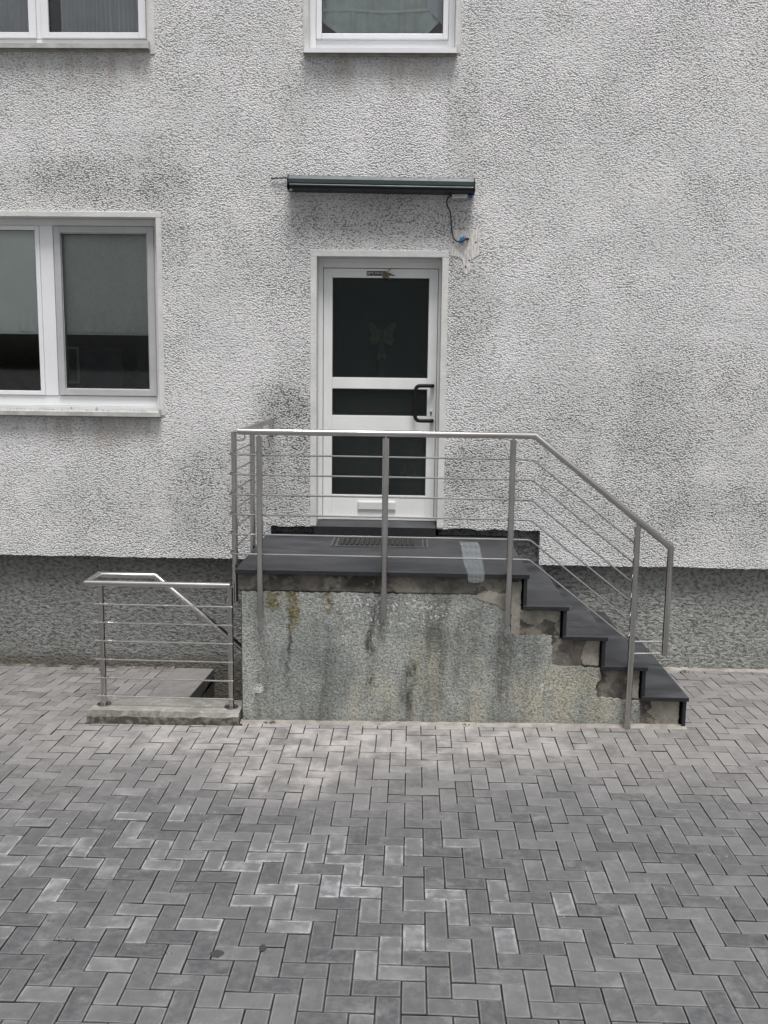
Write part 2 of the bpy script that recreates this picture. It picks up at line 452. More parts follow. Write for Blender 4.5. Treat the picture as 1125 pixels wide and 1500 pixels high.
M['net_hem'] = plain('pale_net_hem', (0.82, 0.86, 0.86), 0.9, var=0.05, scale=8)
M['white_cloth'] = plain('white_curtain', (0.72, 0.76, 0.82), 0.9, var=0.05)
M['print'] = plain('white_letter_print', (0.75, 0.75, 0.73), 0.6)
M['gold'] = plain('yellowish_ornament', (0.50, 0.39, 0.20), 0.7, var=0.25, scale=25)
M['twig'] = plain('dry_brown_twig', (0.14, 0.115, 0.08), 0.9)
M['stem'] = plain('reddish_brown_ribbon', (0.34, 0.19, 0.16), 0.8)
M['tape'] = mat_screen('clear_packing_film', (0.42, 0.46, 0.48), 0.19)
M['matblack'] = plain('ribbed_rubber', (0.020, 0.020, 0.020), 0.75)
M['grate'] = plain('grate_frame_metal', (0.12, 0.125, 0.125), 0.5, 0.5)
M['slab'] = mat_mortar('smooth_concrete_slab', (0.155, 0.152, 0.148), (0.205, 0.20, 0.195))
M['stain'] = plain('dark_gum_stain', (0.035, 0.034, 0.033), 0.8)
M['weed'] = plain('weed_green', (0.10, 0.115, 0.05), 0.8, var=0.3, scale=30)
M['grit'] = plain('pale_grit', (0.55, 0.53, 0.5), 0.9)
M['strip'] = mat_mortar('pale_mortar_fillet', (0.20, 0.185, 0.165), (0.33, 0.31, 0.285))

# ------------------------------------------------------------------ mesh builder
class MB:
    def __init__(s):
        s.v = []; s.f = []; s.mi = []; s.uv = None
    def quad(s, a, b, c, d, mi=0):
        i = len(s.v); s.v += [a, b, c, d]; s.f.append((i, i + 1, i + 2, i + 3)); s.mi.append(mi); return s
    def box(s, x0, x1, y0, y1, z0, z1, mi=0, top=None):
        i = len(s.v)
        s.v += [(x0, y0, z0), (x1, y0, z0), (x1, y1, z0), (x0, y1, z0), (x0, y0, z1), (x1, y0, z1), (x1, y1, z1), (x0, y1, z1)]
        F = [(0, 3, 2, 1), (4, 5, 6, 7), (0, 1, 5, 4), (1, 2, 6, 5), (2, 3, 7, 6), (3, 0, 4, 7)]
        for k, f in enumerate(F):
            s.f.append(tuple(i + q for q in f)); s.mi.append(top if (top is not None and k == 1) else mi)
        return s
    def frame(s, x0, x1, z0, z1, t, y0, y1, mi=0, tb=None):
        """rectangular frame in the XZ plane: stiles between rails"""
        tb = t if tb is None else tb
        s.box(x0, x0 + t, y0, y1, z0, z1, mi); s.box(x1 - t, x1, y0, y1, z0, z1, mi)
        s.box(x0 + t, x1 - t, y0 + .0006, y1 - .0006, z0, z0 + tb, mi); s.box(x0 + t, x1 - t, y0 + .0006, y1 - .0006, z1 - t, z1, mi)
        return s
    def tube(s, path, r, n=14, mi=0, caps=True):
        P = [Vector(p) for p in path]
        m = len(P)
        T = [(P[i + 1] - P[i]).normalized() for i in range(m - 1)]
        up = Vector((0, 0, 1)) if abs(T[0].z) < 0.9 else Vector((0, 1, 0))
        u = T[0].cross(up).normalized(); v = u.cross(T[0]).normalized()
        ring = [(u * math.cos(2 * math.pi * k / n) + v * math.sin(2 * math.pi * k / n)) * r for k in range(n)]
        base = len(s.v)
        cur = [P[0] + q for q in ring]
        s.v += [tuple(q) for q in cur]
        for i in range(1, m):
            t = T[i - 1]
            if i < m - 1:
                nn = (T[i - 1] + T[i]).normalized()
            else:
                nn = t
            new = []
            for q in cur:
                k = (P[i] - q).dot(nn) / t.dot(nn)
                new.append(q + t * k)
            s.v += [tuple(q) for q in new]
            a = base + (i - 1) * n; b = base + i * n
            for k in range(n):
                k2 = (k + 1) % n
                s.f.append((a + k, b + k, b + k2, a + k2)); s.mi.append(mi)
            cur = new
        if caps:
            s.f.append(tuple(base + k for k in range(n))); s.mi.append(mi)
            e = base + (m - 1) * n
            s.f.append(tuple(e + n - 1 - k for k in range(n))); s.mi.append(mi)
        return s
    def prism(s, poly, y0, y1, mi=0):
        """extrude an XZ outline (counter-clockwise seen from -Y) along Y"""
        n = len(poly); i = len(s.v)
        s.v += [(x, y0, z) for x, z in poly] + [(x, y1, z) for x, z in poly]
        s.f.append(tuple(i + k for k in range(n))); s.mi.append(mi)
        s.f.append(tuple(i + n + n - 1 - k for k in range(n))); s.mi.append(mi)
        for k in range(n):
            k2 = (k + 1) % n
            s.f.append((i + k, i + n + k, i + n + k2, i + k2)); s.mi.append(mi)
        return s
    def build(s, name, mats, parent=None, smooth=False, bevel=0.0, seg=2):
        me = bpy.data.meshes.new(name)
        me.from_pydata(s.v, [], s.f)
        if not isinstance(mats, (list, tuple)): mats = [mats]
        for m in mats: me.materials.append(m)
        for p, k in zip(me.polygons, s.mi):
            p.material_index = k
            if smooth: p.use_smooth = True
        me.update()
        o = bpy.data.objects.new(name, me)
        COL.objects.link(o)
        if bevel:
            b = o.modifiers.new('bevel', 'BEVEL'); b.width = bevel; b.segments = seg; b.limit_method = 'ANGLE'; b.angle_limit = R(40)
        if parent is not None: attach(o, parent)
        return o

def attach(o, parent):
    o.parent = parent
    o.matrix_parent_inverse = Matrix.Translation(-Vector(parent.location))

def thing(name, label, cat, loc, group=None):
    e = bpy.data.objects.new(name, None)
    COL.objects.link(e)
    e.location = loc
    e.empty_display_size = 0.1
    e['label'] = label; e['category'] = cat
    if group: e['group'] = group
    return e

def structure(o): o['kind'] = 'structure'; return o

def smooth_tube(path, r, name, mat, parent, n=14):
    o = MB().tube(path, r, n).build(name, mat, parent)
    for p in o.data.polygons:
        p.use_smooth = len(p.vertices) == 4
    e = o.modifiers.new('edges', 'EDGE_SPLIT'); e.split_angle = R(35)
    return o

def rounded(path, rad, seg=4):
    """replace the inner corners of a polyline by small arcs"""
    P = [Vector(p) for p in path]
    out = [P[0]]
    for i in range(1, len(P) - 1):
        a = (P[i - 1] - P[i]).normalized(); b = (P[i + 1] - P[i]).normalized()
        half = a.angle(b) / 2
        d = min(rad / math.tan(half), (P[i - 1] - P[i]).length * .45, (P[i + 1] - P[i]).length * .45)
        p0 = P[i] + a * d; p1 = P[i] + b * d
        for k in range(seg + 1):
            t = k / seg
            out.append((1 - t) ** 2 * p0 + 2 * t * (1 - t) * P[i] + t * t * p1)
    out.append(P[-1])
    return out

# ------------------------------------------------------------------ terrain
WY, PY = 7.72, 7.825           # plaster face and recessed plinth face
FY = 6.32                      # rendered front of the stair block
def lerp(a, b, t): return a + (b - a) * max(0.0, min(1.0, t))
def gz(x, y):
    """height of the paving: level in the yard, dipping towards the house on the left"""
    tx = (x + 2.2) / 4.2
    front = lerp(-0.016, 0.034, tx); back = lerp(-0.130, -0.036, tx)
    if y < 5.3: return 0.0
    if y < 6.3: return lerp(0, front, (y - 5.3) / 1.0)
    return lerp(front, back, (y - 6.3) / (PY - 6.3))

PIT = (-1.68, 0.62, 6.62, PY)          # open cellar stair well (x0,x1,y0,y1), runs on under the landing
PX0, PX1, PY0 = -4.6, 4.6, 2.0         # extent of the paving built paver by paver
# bedding sand under the pavers
mb = MB()
nx, ny = 46, 30
xs = sorted(set([PX0 + (PX1 - PX0) * i / nx for i in range(nx + 1)] + [PIT[0], PIT[1]]))
ys = sorted(set([PY0 + (PY - PY0) * i / ny for i in range(ny + 1)] + [PIT[2]]))
for i in range(len(xs) - 1):
    for j in range(len(ys) - 1):
        xm, ym = (xs[i] + xs[i + 1]) / 2, (ys[j] + ys[j + 1]) / 2
        if PIT[0] < xm < PIT[1] and PIT[2] < ym: continue
        q = [(xs[i], ys[j]), (xs[i + 1], ys[j]), (xs[i + 1], ys[j + 1]), (xs[i], ys[j + 1])]
        mb.quad(*[(x, y, gz(x, y) - 0.014) for x, y in q])
pavement = structure(mb.build('pavement', M['sand']))
# the yard beyond
mb = MB()
FAR = 900
for x0, x1, y0, y1 in ((-FAR, PX0, -FAR, PY), (PX1, FAR, -FAR, PY), (PX0, PX1, -FAR, PY0)):
    mb.quad((x0, y0, -0.004), (x1, y0, -0.004), (x1, y1, -0.004), (x0, y1, -0.004))
for x0, x1 in ((-FAR, -9), (9, FAR)):
    mb.quad((x0, PY, -0.004), (x1, PY, -0.004), (x1, FAR, -0.004), (x0, FAR, -0.004))
mb.quad((-9, 13.0, -0.004), (9, 13.0, -0.004), (9, FAR, -0.004), (-9, FAR, -0.004))
structure(mb.build('ground', M['ground']))

# pavers: 200 x 100 herringbone
EXC = [(-1.20, 1.93, 6.265, 9.0), (PIT[0] - 0.34, PIT[1], 6.50, 9.0), (-2.245, -1.15, 6.225, 6.52), (-2.115, -2.01, 6.52, 9.0), (PX0 - 9, PX1 + 9, PY - 0.012, 12)]
def subtract(rects, e):
    out = []
    for (a, b, c, d) in rects:
        x0, x1, y0, y1 = max(a, e[0]), min(b, e[1]), max(c, e[2]), min(d, e[3])
        if x0 >= x1 or y0 >= y1: out.append((a, b, c, d)); continue
        if c < y0: out.append((a, b, c, y0))
        if y1 < d: out.append((a, b, y1, d))
        if a < x0: out.append((a, x0, y0, y1))
        if x1 < b: out.append((x1, b, y0, y1))
    return out
U = 0.1; X0, Y0 = -0.0057, 3.2968
rects = []
for k in range(-60, 61):
    for m in range(-30, 31):
        for (x, y, sx, sy) in ((k, k + 4 * m, 1, 2), (k - 1, k + 2 + 4 * m, 2, 1)):
            a, c = X0 + x * U, Y0 + y * U
            b, d = a + sx * U, c + sy * U
            if b < PX0 or a > PX1 or d < PY0 or c > PY: continue
            rs = [(a, b, c, d)]
            for e in EXC: rs = subtract(rs, e)
            rects += [q for q in rs if q[1] - q[0] > 0.022 and q[3] - q[2] > 0.022]
y = 6.53
while y < PY - 0.03:                                        # soldier course beside the cellar steps
    y2 = min(y + 0.2, PY - 0.012); rects.append((-2.113, -2.012, y, y2)); y = y2
def brick_geo(hx, hy):
    """paver centred on its top: chamfered top, flanks reaching into the sand"""
    g, ch, dp = 0.0022, 0.0028, 0.05
    ax, ay = hx - g, hy - g
    v = [(-ax, -ay, -dp), (ax, -ay, -dp), (ax, ay, -dp), (-ax, ay, -dp)]
    v += [(-ax, -ay, -ch), (ax, -ay, -ch), (ax, ay, -ch), (-ax, ay, -ch)]
    bx, by = ax - ch, ay - ch
    v += [(-bx, -by, 0), (bx, -by, 0), (bx, by, 0), (-bx, by, 0)]
    v += [(0, 0, 0.0004)]
    f = []
    for k in range(4):
        k2 = (k + 1) % 4
        f += [(k, k2, 4 + k2, 4 + k), (4 + k, 4 + k2, 8 + k2, 8 + k), (8 + k, 8 + k2, 12)]
    return v, f
def edge_uv(v, hx, hy):
    return (hx - abs(v[0]), hy - abs(v[1]))
def add_uv(me, uvs):
    l = me.uv_layers.new(name='UVMap')
    for lp in me.loops: l.data[lp.index].uv = uvs[lp.vertex_index]
# edge distance has to interpolate correctly, so the top is cut finer than its outline
def brick_mesh(hx, hy):
    g, ch, dp = 0.0022, 0.0028, 0.05
    gx = [-hx + g, -hx + g + ch, 0.0, hx - g - ch, hx - g]
    gy = [-hy + g, -hy + g + ch, 0.0, hy - g - ch, hy - g]
    v = []; f = []
    for j, yy in enumerate(gy):
        for i, xx in enumerate(gx):
            v.append((xx, yy, -ch if i in (0, 4) or j in (0, 4) else 0.0))
    for j in range(4):
        for i in range(4):
            a = j * 5 + i
            f.append((a, a + 1, a + 6, a + 5))
    rim = [0, 1, 2, 3, 4, 9, 14, 19, 24, 23, 22, 21, 20, 15, 10, 5]
    cor = {0: None, 4: None, 24: None, 20: None}
    for k in cor: cor[k] = len(v); v.append((v[k][0], v[k][1], -dp))
    for a, b, mids in ((0, 4, (1, 2, 3)), (4, 24, (9, 14, 19)), (24, 20, (23, 22, 21)), (20, 0, (15, 10, 5))):
        f.append((a, cor[a], cor[b], b) + tuple(reversed(mids)))
    return v, f
FULL = {}
def worn(v, rr):
    """knock the arrises about a little, now and then chip a corner"""
    out = []
    chip = rr.choice([None, None, None, 0, 4, 20, 24])
    for i, q in enumerate(v):
        j = 0.0011 if i < 25 else 0.0
        k = 0.008 if i == chip else 0.0
        out.append((q[0] + rr.uniform(-j, j) - math.copysign(k * .4, q[0]), q[1] + rr.uniform(-j, j) - math.copysign(k * .4, q[1]), q[2] + rr.uniform(-j, j) * .5 - k))
    return out
def full_mesh(hx, hy):
    key = (round(hx, 4), round(hy, 4), random.randrange(8))
    if key not in FULL:
        v, f = brick_mesh(hx, hy); v = worn(v, random)
        me = bpy.data.meshes.new('brick')
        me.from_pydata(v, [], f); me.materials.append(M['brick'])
        add_uv(me, [edge_uv(q, hx, hy) for q in v])
        me.update(); FULL[key] = me
    return FULL[key]
def in_view(x, y):
    d = Vector((x, y, 0)) - Vector((0, 0, 2.435))
    z = d.dot(fw); px = 562.5 + 1380.7 * d.dot(r2) / z; py = 750 + 1380.7 * d.dot(d2) / z
    return z > 0 and -30 < px < 1155 and py < 1530
items = []
for (a, b, c, d) in rects:
    cx, cy = (a + b) / 2, (c + d) / 2
    items.append((cy if in_view(cx, cy) else 100 + cy, cx, cy, (b - a) / 2, (d - c) / 2))
items.sort()
RV = []; RF = []; RUV = []
for i, (k, cx, cy, hx, hy) in enumerate(items):
    z = gz(cx, cy) + random.uniform(-0.0022, 0.0022)
    sx = (gz(cx + .05, cy) - gz(cx - .05, cy)) / .1; sy = (gz(cx, cy + .05) - gz(cx, cy - .05)) / .1
    tx, ty = random.gauss(0, 0.009), random.gauss(0, 0.009)
    rz = random.gauss(0, 0.004)
    if i < 300:
        o = bpy.data.objects.new('brick', full_mesh(hx, hy))
        COL.objects.link(o)
        o.location = (cx, cy, z)
        o.rotation_euler = (math.atan(sy) + tx, -math.atan(sx) + ty, rz)
        o.parent = pavement
    else:
        v, f = brick_mesh(hx, hy); v = worn(v, random); n0 = len(RV)
        for q in v:
            RV.append((cx + q[0] - q[1] * rz, cy + q[1] + q[0] * rz, z + q[2] + q[0] * (sx - ty) + q[1] * (sy + tx)))
            RUV.append(edge_uv(q, hx, hy))
        RF += [tuple(n0 + e for e in g) for g in f]
me = bpy.data.meshes.new('bricks')
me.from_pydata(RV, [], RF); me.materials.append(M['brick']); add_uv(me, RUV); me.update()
o = bpy.data.objects.new('bricks', me); COL.objects.link(o); o.parent = pavement; o['kind'] = 'stuff'

# pale mortar fillet along the foot of the stair wall, dirt along the plinth
def fillet(x0, x1, yf, w, name, mat, seed, hgt=0.012):
    rr = random.Random(seed); mb = MB(); n = int((x1 - x0) / 0.045)
    A = []
    for i in range(n + 1):
        x = x0 + (x1 - x0) * i / n
        ww = w * rr.uniform(0.75, 1.25)
        A.append([(x, yf - ww, gz(x, yf - ww) + 0.001 - 0.004), (x, yf - ww * 0.5, gz(x, yf) + hgt * rr.uniform(0.3, 0.7)), (x, yf + 0.01, gz(x, yf) + hgt * rr.uniform(1.0, 2.2))])
    for i in range(n):
        for k in range(2):
            mb.quad(A[i][k], A[i + 1][k], A[i + 1][k + 1], A[i][k + 1])
    o = mb.build(name, mat, pavement, smooth=True)
    return o
fillet(-1.17, 1.93, FY, 0.062, 'mortar_fillet', M['strip'], 3, 0.006)
fillet(1.90, 4.5, PY, 0.06, 'mortar_fillet', M['strip'], 4)
fillet(-4.5, -2.02, PY, 0.035, 'dirt_fillet', M['oldconc'], 5)

# ------------------------------------------------------------------ house
house = thing('house', 'grey roughcast plastered house wall with entrance door and three windows', 'house', (0, PY, 0))
HX, HZ = 8.5, 7.2
ZB, ZN = 0.868, 1.156                   # lower edge of the plaster, raised over the landing
DOOR = (-0.784, 0.217, 1.10, 3.343)
WLL = (-4.05, -2.073, 2.10, 3.632)      # lower left window opening
WTL = (-4.05, -2.096, 4.91, 6.35)       # upper left
WTC = (-0.852, 0.281, 4.90, 6.35)       # upper middle
NOTCH = (-1.165, 1.072, ZB - 0.1, ZN)
OPEN = [DOOR, WLL, WTL, WTC]
mb = MB()
xs = sorted(set([-HX, HX] + [v for o_ in OPEN + [NOTCH] for v in o_[:2]]))
zs = sorted(set([ZB + 0.06, ZN + 0.05, HZ] + [v for o_ in OPEN for v in o_[2:]]))
zs = [z for z in zs if z >= ZB + 0.06]
def inside(x, z, o_): return o_[0] < x < o_[1] and o_[2] < z < o_[3]
NN = (NOTCH[0], NOTCH[1], ZB - .1, ZN + 0.05)
for i in range(len(xs) - 1):
    for j in range(len(zs) - 1):
        xm, zm = (xs[i] + xs[i + 1]) / 2, (zs[j] + zs[j + 1]) / 2
        if any(inside(xm, zm, q) for q in OPEN + [NN]): continue
        mb.quad((xs[i], WY, zs[j]), (xs[i + 1], WY, zs[j]), (xs[i + 1], WY, zs[j + 1]), (xs[i], WY, zs[j + 1]))
def ragged(x0, x1, zlow, ztop, amp):
    n = max(2, int((x1 - x0) / 0.022)); pts = []
    rr = random.Random(int(x0 * 100) + 5)
    drift = 0
    for i in range(n + 1):
        drift = drift * 0.85 + rr.uniform(-amp, amp) * 0.6
        pts.append((x0 + (x1 - x0) * i / n, zlow + drift + rr.uniform(-amp, amp) * 0.4))
    for i in range(n):
        (xa, za), (xb, zb) = pts[i], pts[i + 1]
        mb.quad((xa, WY, za), (xb, WY, zb), (xb, WY, ztop), (xa, WY, ztop))
        mb.quad((xa, PY + .02, za), (xb, PY + .02, zb), (xb, WY, zb), (xa, WY, za))
ragged(-HX, NOTCH[0], ZB + 0.004, ZB + 0.06, 0.004)
ragged(NOTCH[1], HX, ZB, ZB + 0.06, 0.004)
ragged(NOTCH[0], DOOR[0], ZN, ZN + 0.05, 0.006)
ragged(DOOR[1], NOTCH[1], ZN, ZN + 0.05, 0.006)
for x, sgn in ((NOTCH[0], 1), (NOTCH[1], -1)):              # flanks of the notch
    mb.quad((x, WY, ZB), (x, PY + .02, ZB), (x, PY + .02, ZN + .02), (x, WY, ZN + .02))
mb.quad((-HX, WY, HZ), (HX, WY, HZ), (HX, 13.0, HZ), (-HX, 13.0, HZ))
mb.quad((-HX, WY, ZB), (-HX, WY, HZ), (-HX, 13, HZ), (-HX, 13, ZB))
mb.quad((HX, WY, ZB), (HX, WY, HZ), (HX, 13, HZ), (HX, 13, ZB))
mb.quad((-HX, 13.0, 0), (HX, 13.0, 0), (HX, 13.0, HZ), (-HX, 13.0, HZ))
mb.build('wall', M['plaster'], house)
# plinth, reaching down into the cellar stair well
mb = MB()
NXP = 60
for x0, x1, zt in ((-HX, NOTCH[0], ZB + .05), (NOTCH[0], DOOR[0] - .02, ZN + .05), (DOOR[1] + .02, NOTCH[1], ZN + .05), (NOTCH[1], HX, ZB + .05)):
    mb.quad((x0, PY, -2.6), (x1, PY, -2.6), (x1, PY, zt), (x0, PY, zt))
mb.quad((DOOR[0] - .02, PY, -2.6), (DOOR[1] + .02, PY, -2.6), (DOOR[1] + .02, PY, 1.08), (DOOR[0] - .02, PY, 1.08))
for x in (-HX, HX): mb.quad((x, PY, -.2), (x, 13, -.2), (x, 13, ZB), (x, PY, ZB))
mb.build('plinth', M['plinth'], house)
# rooms behind the openings
mb = MB()
RY = 8.10
for (x0, x1, z0, z1) in ((-HX + .2, -1.3, 1.0, 4.0), (-1.25, 1.2, 1.1, 4.0), (-HX + .2, -1.3, 4.1, 7.0), (-1.25, 3.0, 4.1, 7.0)):
    y1 = 11.5
    mb.quad((x0, y1, z0), (x1, y1, z0), (x1, y1, z1), (x0, y1, z1))
    mb.quad((x0, RY, z0), (x1, RY, z0), (x1, y1, z0), (x0, y1, z0)); mb.quad((x0, RY, z1), (x1, RY, z1), (x1, y1, z1), (x0, y1, z1))
    mb.quad((x0, RY, z0), (x0, y1, z0), (x0, y1, z1), (x0, RY, z1)); mb.quad((x1, RY, z0), (x1, y1, z0), (x1, y1, z1), (x1, RY, z1))
# inner face of the wall around the openings
xs2 = sorted(set([-HX, HX] + [v for o_ in OPEN for v in o_[:2]])); zs2 = sorted(set([0.9, HZ] + [v for o_ in OPEN for v in o_[2:]]))
for i in range(len(xs2) - 1):
    for j in range(len(zs2) - 1):
        xm, zm = (xs2[i] + xs2[i + 1]) / 2, (zs2[j] + zs2[j + 1]) / 2
        if any(inside(xm, zm, q) for q in OPEN): continue
        mb.quad((xs2[i], RY, zs2[j]), (xs2[i + 1], RY, zs2[j]), (xs2[i + 1], RY, zs2[j + 1]), (xs2[i], RY, zs2[j + 1]))
mb.build('room_walls', M['room'], house)

def reveal_and_trim(op, parent, tw, top=True, y1=RY, zb=None, sides=(True, True), name='trim'):
    """smooth plaster band round an opening, standing 6 mm proud, and its reveal"""
    x0, x1, z0, z1 = op
    zb = z0 if zb is None else zb
    mb = MB()
    f = WY - 0.007
    if sides[0]: mb.box(x0 - tw, x0, f, y1, zb, z1)
    if sides[1]: mb.box(x1, x1 + tw, f, y1, zb, z1)
    if top: mb.box(x0 - tw, x1 + tw, f - .0008, y1, z1, z1 + tw)
    return mb.build(name, M['trim'], parent, bevel=0.004)

# ---- lower left window
def window(label_parent, op, name):
    return None
win = MB().frame(WLL[0], WLL[1] + .0, 2.125, WLL[3], 0.052, 7.825, 7.90, tb=0.085)
# centre post with the sash overlaps
win.box(-3.055, -2.945, 7.818, 7.895, 2.21, 3.58)
lw = win.build('window', M['pvc'], house, bevel=0.004)
lw['label'] = 'two sash window with half drawn pale green roller blinds'
reveal_and_trim((WLL[0], WLL[1], 2.06, WLL[3]), lw, 0.045, name='trim')
# left sash (white), right sash (behind the insect screen)
MB().frame(-3.998, -3.056, 2.212, 3.578, 0.036, 7.812, 7.86).build('sash', M['pvc'], lw, bevel=0.004)
MB().frame(-2.944, -2.126, 2.212, 3.578, 0.060, 7.832, 7.88).build('sash', M['pvc'], lw, bevel=0.004)
for x0, x1, z0, z1, y in ((-3.966, -3.088, 2.245, 3.545, 7.838), (-2.888, -2.182, 2.27, 3.52, 7.856)):
    MB().box(x0, x1, y, y + .006, z0, z1).build('pane', M['glass'], lw)
    MB().frame(x0 - .002, x1 + .002, z0 - .002, z1 + .002, .008, y - .010, y - .002).build('gasket', M['gasket'], lw)
sc = MB().frame(-2.936, -2.118, 2.215, 3.575, 0.052, 7.806, 7.826).build('insect_screen_frame', M['screen_frame'], lw, bevel=0.003)
MB().box(-2.886, -2.168, 7.813, 7.816, 2.265, 3.525).build('insect_screen', M['screen'], lw)
# weather bar and sill
mb = MB()
mb.prism([(0, 0), (0, 0)] and [(WLL[0], 2.10), (WLL[1] + .0, 2.10), (WLL[1] + .0, 2.124), (WLL[0], 2.124)], 7.79, 7.83)
mb.build('weather_bar', M['alu'], lw, bevel=0.002)
def sill(x0, x1, zt, yf, parent, mat, drop=0.034, back=7.83, name='sill'):
    mb = MB(); z = zt
    prof = [(yf, z - 0.012 - drop), (yf, z - 0.012), (back, z + 0.006), (back, z - 0.006), (yf + 0.006, z - 0.020), (yf + 0.006, z - 0.012 - drop)]
    n = len(prof); i = 0
    mb.v = [(x0, a, b) for a, b in prof] + [(x1, a, b) for a, b in prof]
    mb.f = [(k, (k + 1) % n, n + (k + 1) % n, n + k) for k in range(n)] + [tuple(range(n - 1, -1, -1)), tuple(range(n, 2 * n))]
    mb.mi = [0] * len(mb.f)
    s_ = mb.build(name, mat, parent)
    MB().box(x0 + .004, x1 - .004, yf + .03, back, z - .055, z - .018).build('sill_bed', M['stone_sill'], parent)
    for xe in (x0, x1):
        MB().box(xe - .003, xe + .003, yf - .001, WY + .02, z - .046, z + .014).build('sill_end_cap', M['sill'], parent)
    return s_
sill(WLL[0] - .02, -2.063, 2.098, 7.655, lw, M['sill'])
for x in (-2.83, -2.62):
    MB().tube([(x, 7.788, 2.112), (x, 7.78, 2.112)], 0.006, 10).build('drain_cap', M['greyprint'], lw)
# roller blinds with a wavy lower hem
def blind(x0, x1, z0, z1, y, parent):
    mb = MB(); nx_, nz_ = 80, 22; rr = random.Random(int(x0 * 10))
    ph = [rr.uniform(0, 6) for _ in range(4)]
    def dy(x, z):
        k = max(0, 1 - (z - z0) / 0.5)
        return 0.007 * math.sin(x * 9 + ph[0] + (z - z0) * 3) + k ** 3 * 0.016 * (math.sin(x * 34 + ph[1] + (z - z0) * 9) + 0.6 * math.sin(x * 57 + ph[2]))
    for i in range(nx_):
        for j in range(nz_):
            xa, xb = x0 + (x1 - x0) * i / nx_, x0 + (x1 - x0) * (i + 1) / nx_
            za, zb = z0 + (z1 - z0) * (j / nz_) ** 1.5, z0 + (z1 - z0) * ((j + 1) / nz_) ** 1.5
            mb.quad((xa, y + dy(xa, za), za), (xb, y + dy(xb, za), za), (xb, y + dy(xb, zb), zb), (xa, y + dy(xa, zb), zb))
    mb.build('roller_blind', M['blind'], parent, smooth=True)
    MB().box(x0, x1, y - .008, y + .008, z0 - .022, z0).build('blind_bar', M['white_cloth'], parent, bevel=0.004)
blind(-3.99, -3.06, 2.735, 3.57, 7.905, lw)
blind(-2.93, -2.13, 2.735, 3.57, 7.912, lw)
MB().frame(-3.25, -3.04, 2.30, 2.63, 0.022, 8.6, 8.63).build('picture_frame', M['greyprint'], lw)
MB().box(-2.98, -2.62, 8.5, 8.52, 1.9, 2.62).build('inner_curtain', M['dark_room'], lw)
MB().box(-2.45, -2.27, 8.4, 8.43, 1.9, 2.75).build('inner_curtain', M['dark_room'], lw)

# ---- upper left window
tw = MB().frame(WTL[0], WTL[1], 4.945, WTL[3], 0.045, 7.825, 7.90, tb=0.06)
tw.box(-3.012, -2.972, 7.822, 7.89, 5.005, 6.30)
uw = tw.build('window', M['pvc'], house, bevel=0.004)
uw['label'] = 'two sash window with pleated lilac grey curtains'
reveal_and_trim((WTL[0], WTL[1], 4.86, WTL[3]), uw, 0.05)
for x0, x1 in ((-4.0, -3.012), (-2.972, -2.141)):
    MB().frame(x0 + .001, x1 - .001, 5.007, 6.304, 0.058, 7.808, 7.86, tb=0.045).build('sash', M['pvc'], uw, bevel=0.004)
    MB().box(x0 + .055, x1 - .055, 7.836, 7.842, 5.048, 6.25).build('pane', M['glass'], uw)
    MB().frame(x0 + .056, x1 - .056, 5.049, 6.248, .007, 7.826, 7.835).build('gasket', M['gasket'], uw)
sill(WTL[0] - .02, -2.085, 4.932, 7.655, uw, M['sill'])
def pleats(x0, x1, z0, z1, y, mat, parent, pitch=0.036, amp=0.028, seed=1):
    rr = random.Random(seed); mb = MB(); n = int((x1 - x0) / pitch * 8)
    pts = []; ph = 0
    for i in range(n + 1):
        x = x0 + (x1 - x0) * i / n
        ph += 2 * math.pi / 8 * rr.uniform(0.75, 1.25)
        pts.append((x, y + amp * math.sin(ph)))
    for i in range(n):
        (xa, ya), (xb, yb) = pts[i], pts[i + 1]
        mb.quad((xa, ya, z0), (xb, yb, z0), (xb, yb, z1), (xa, ya, z1))
    return mb.build('curtain', mat, parent, smooth=True)
pleats(-4.0, -3.02, 5.06, 6.3, 7.93, M['curtain'], uw, seed=2)
pleats(-2.86, -2.14, 5.06, 6.3, 7.93, M['curtain'], uw, seed=3)

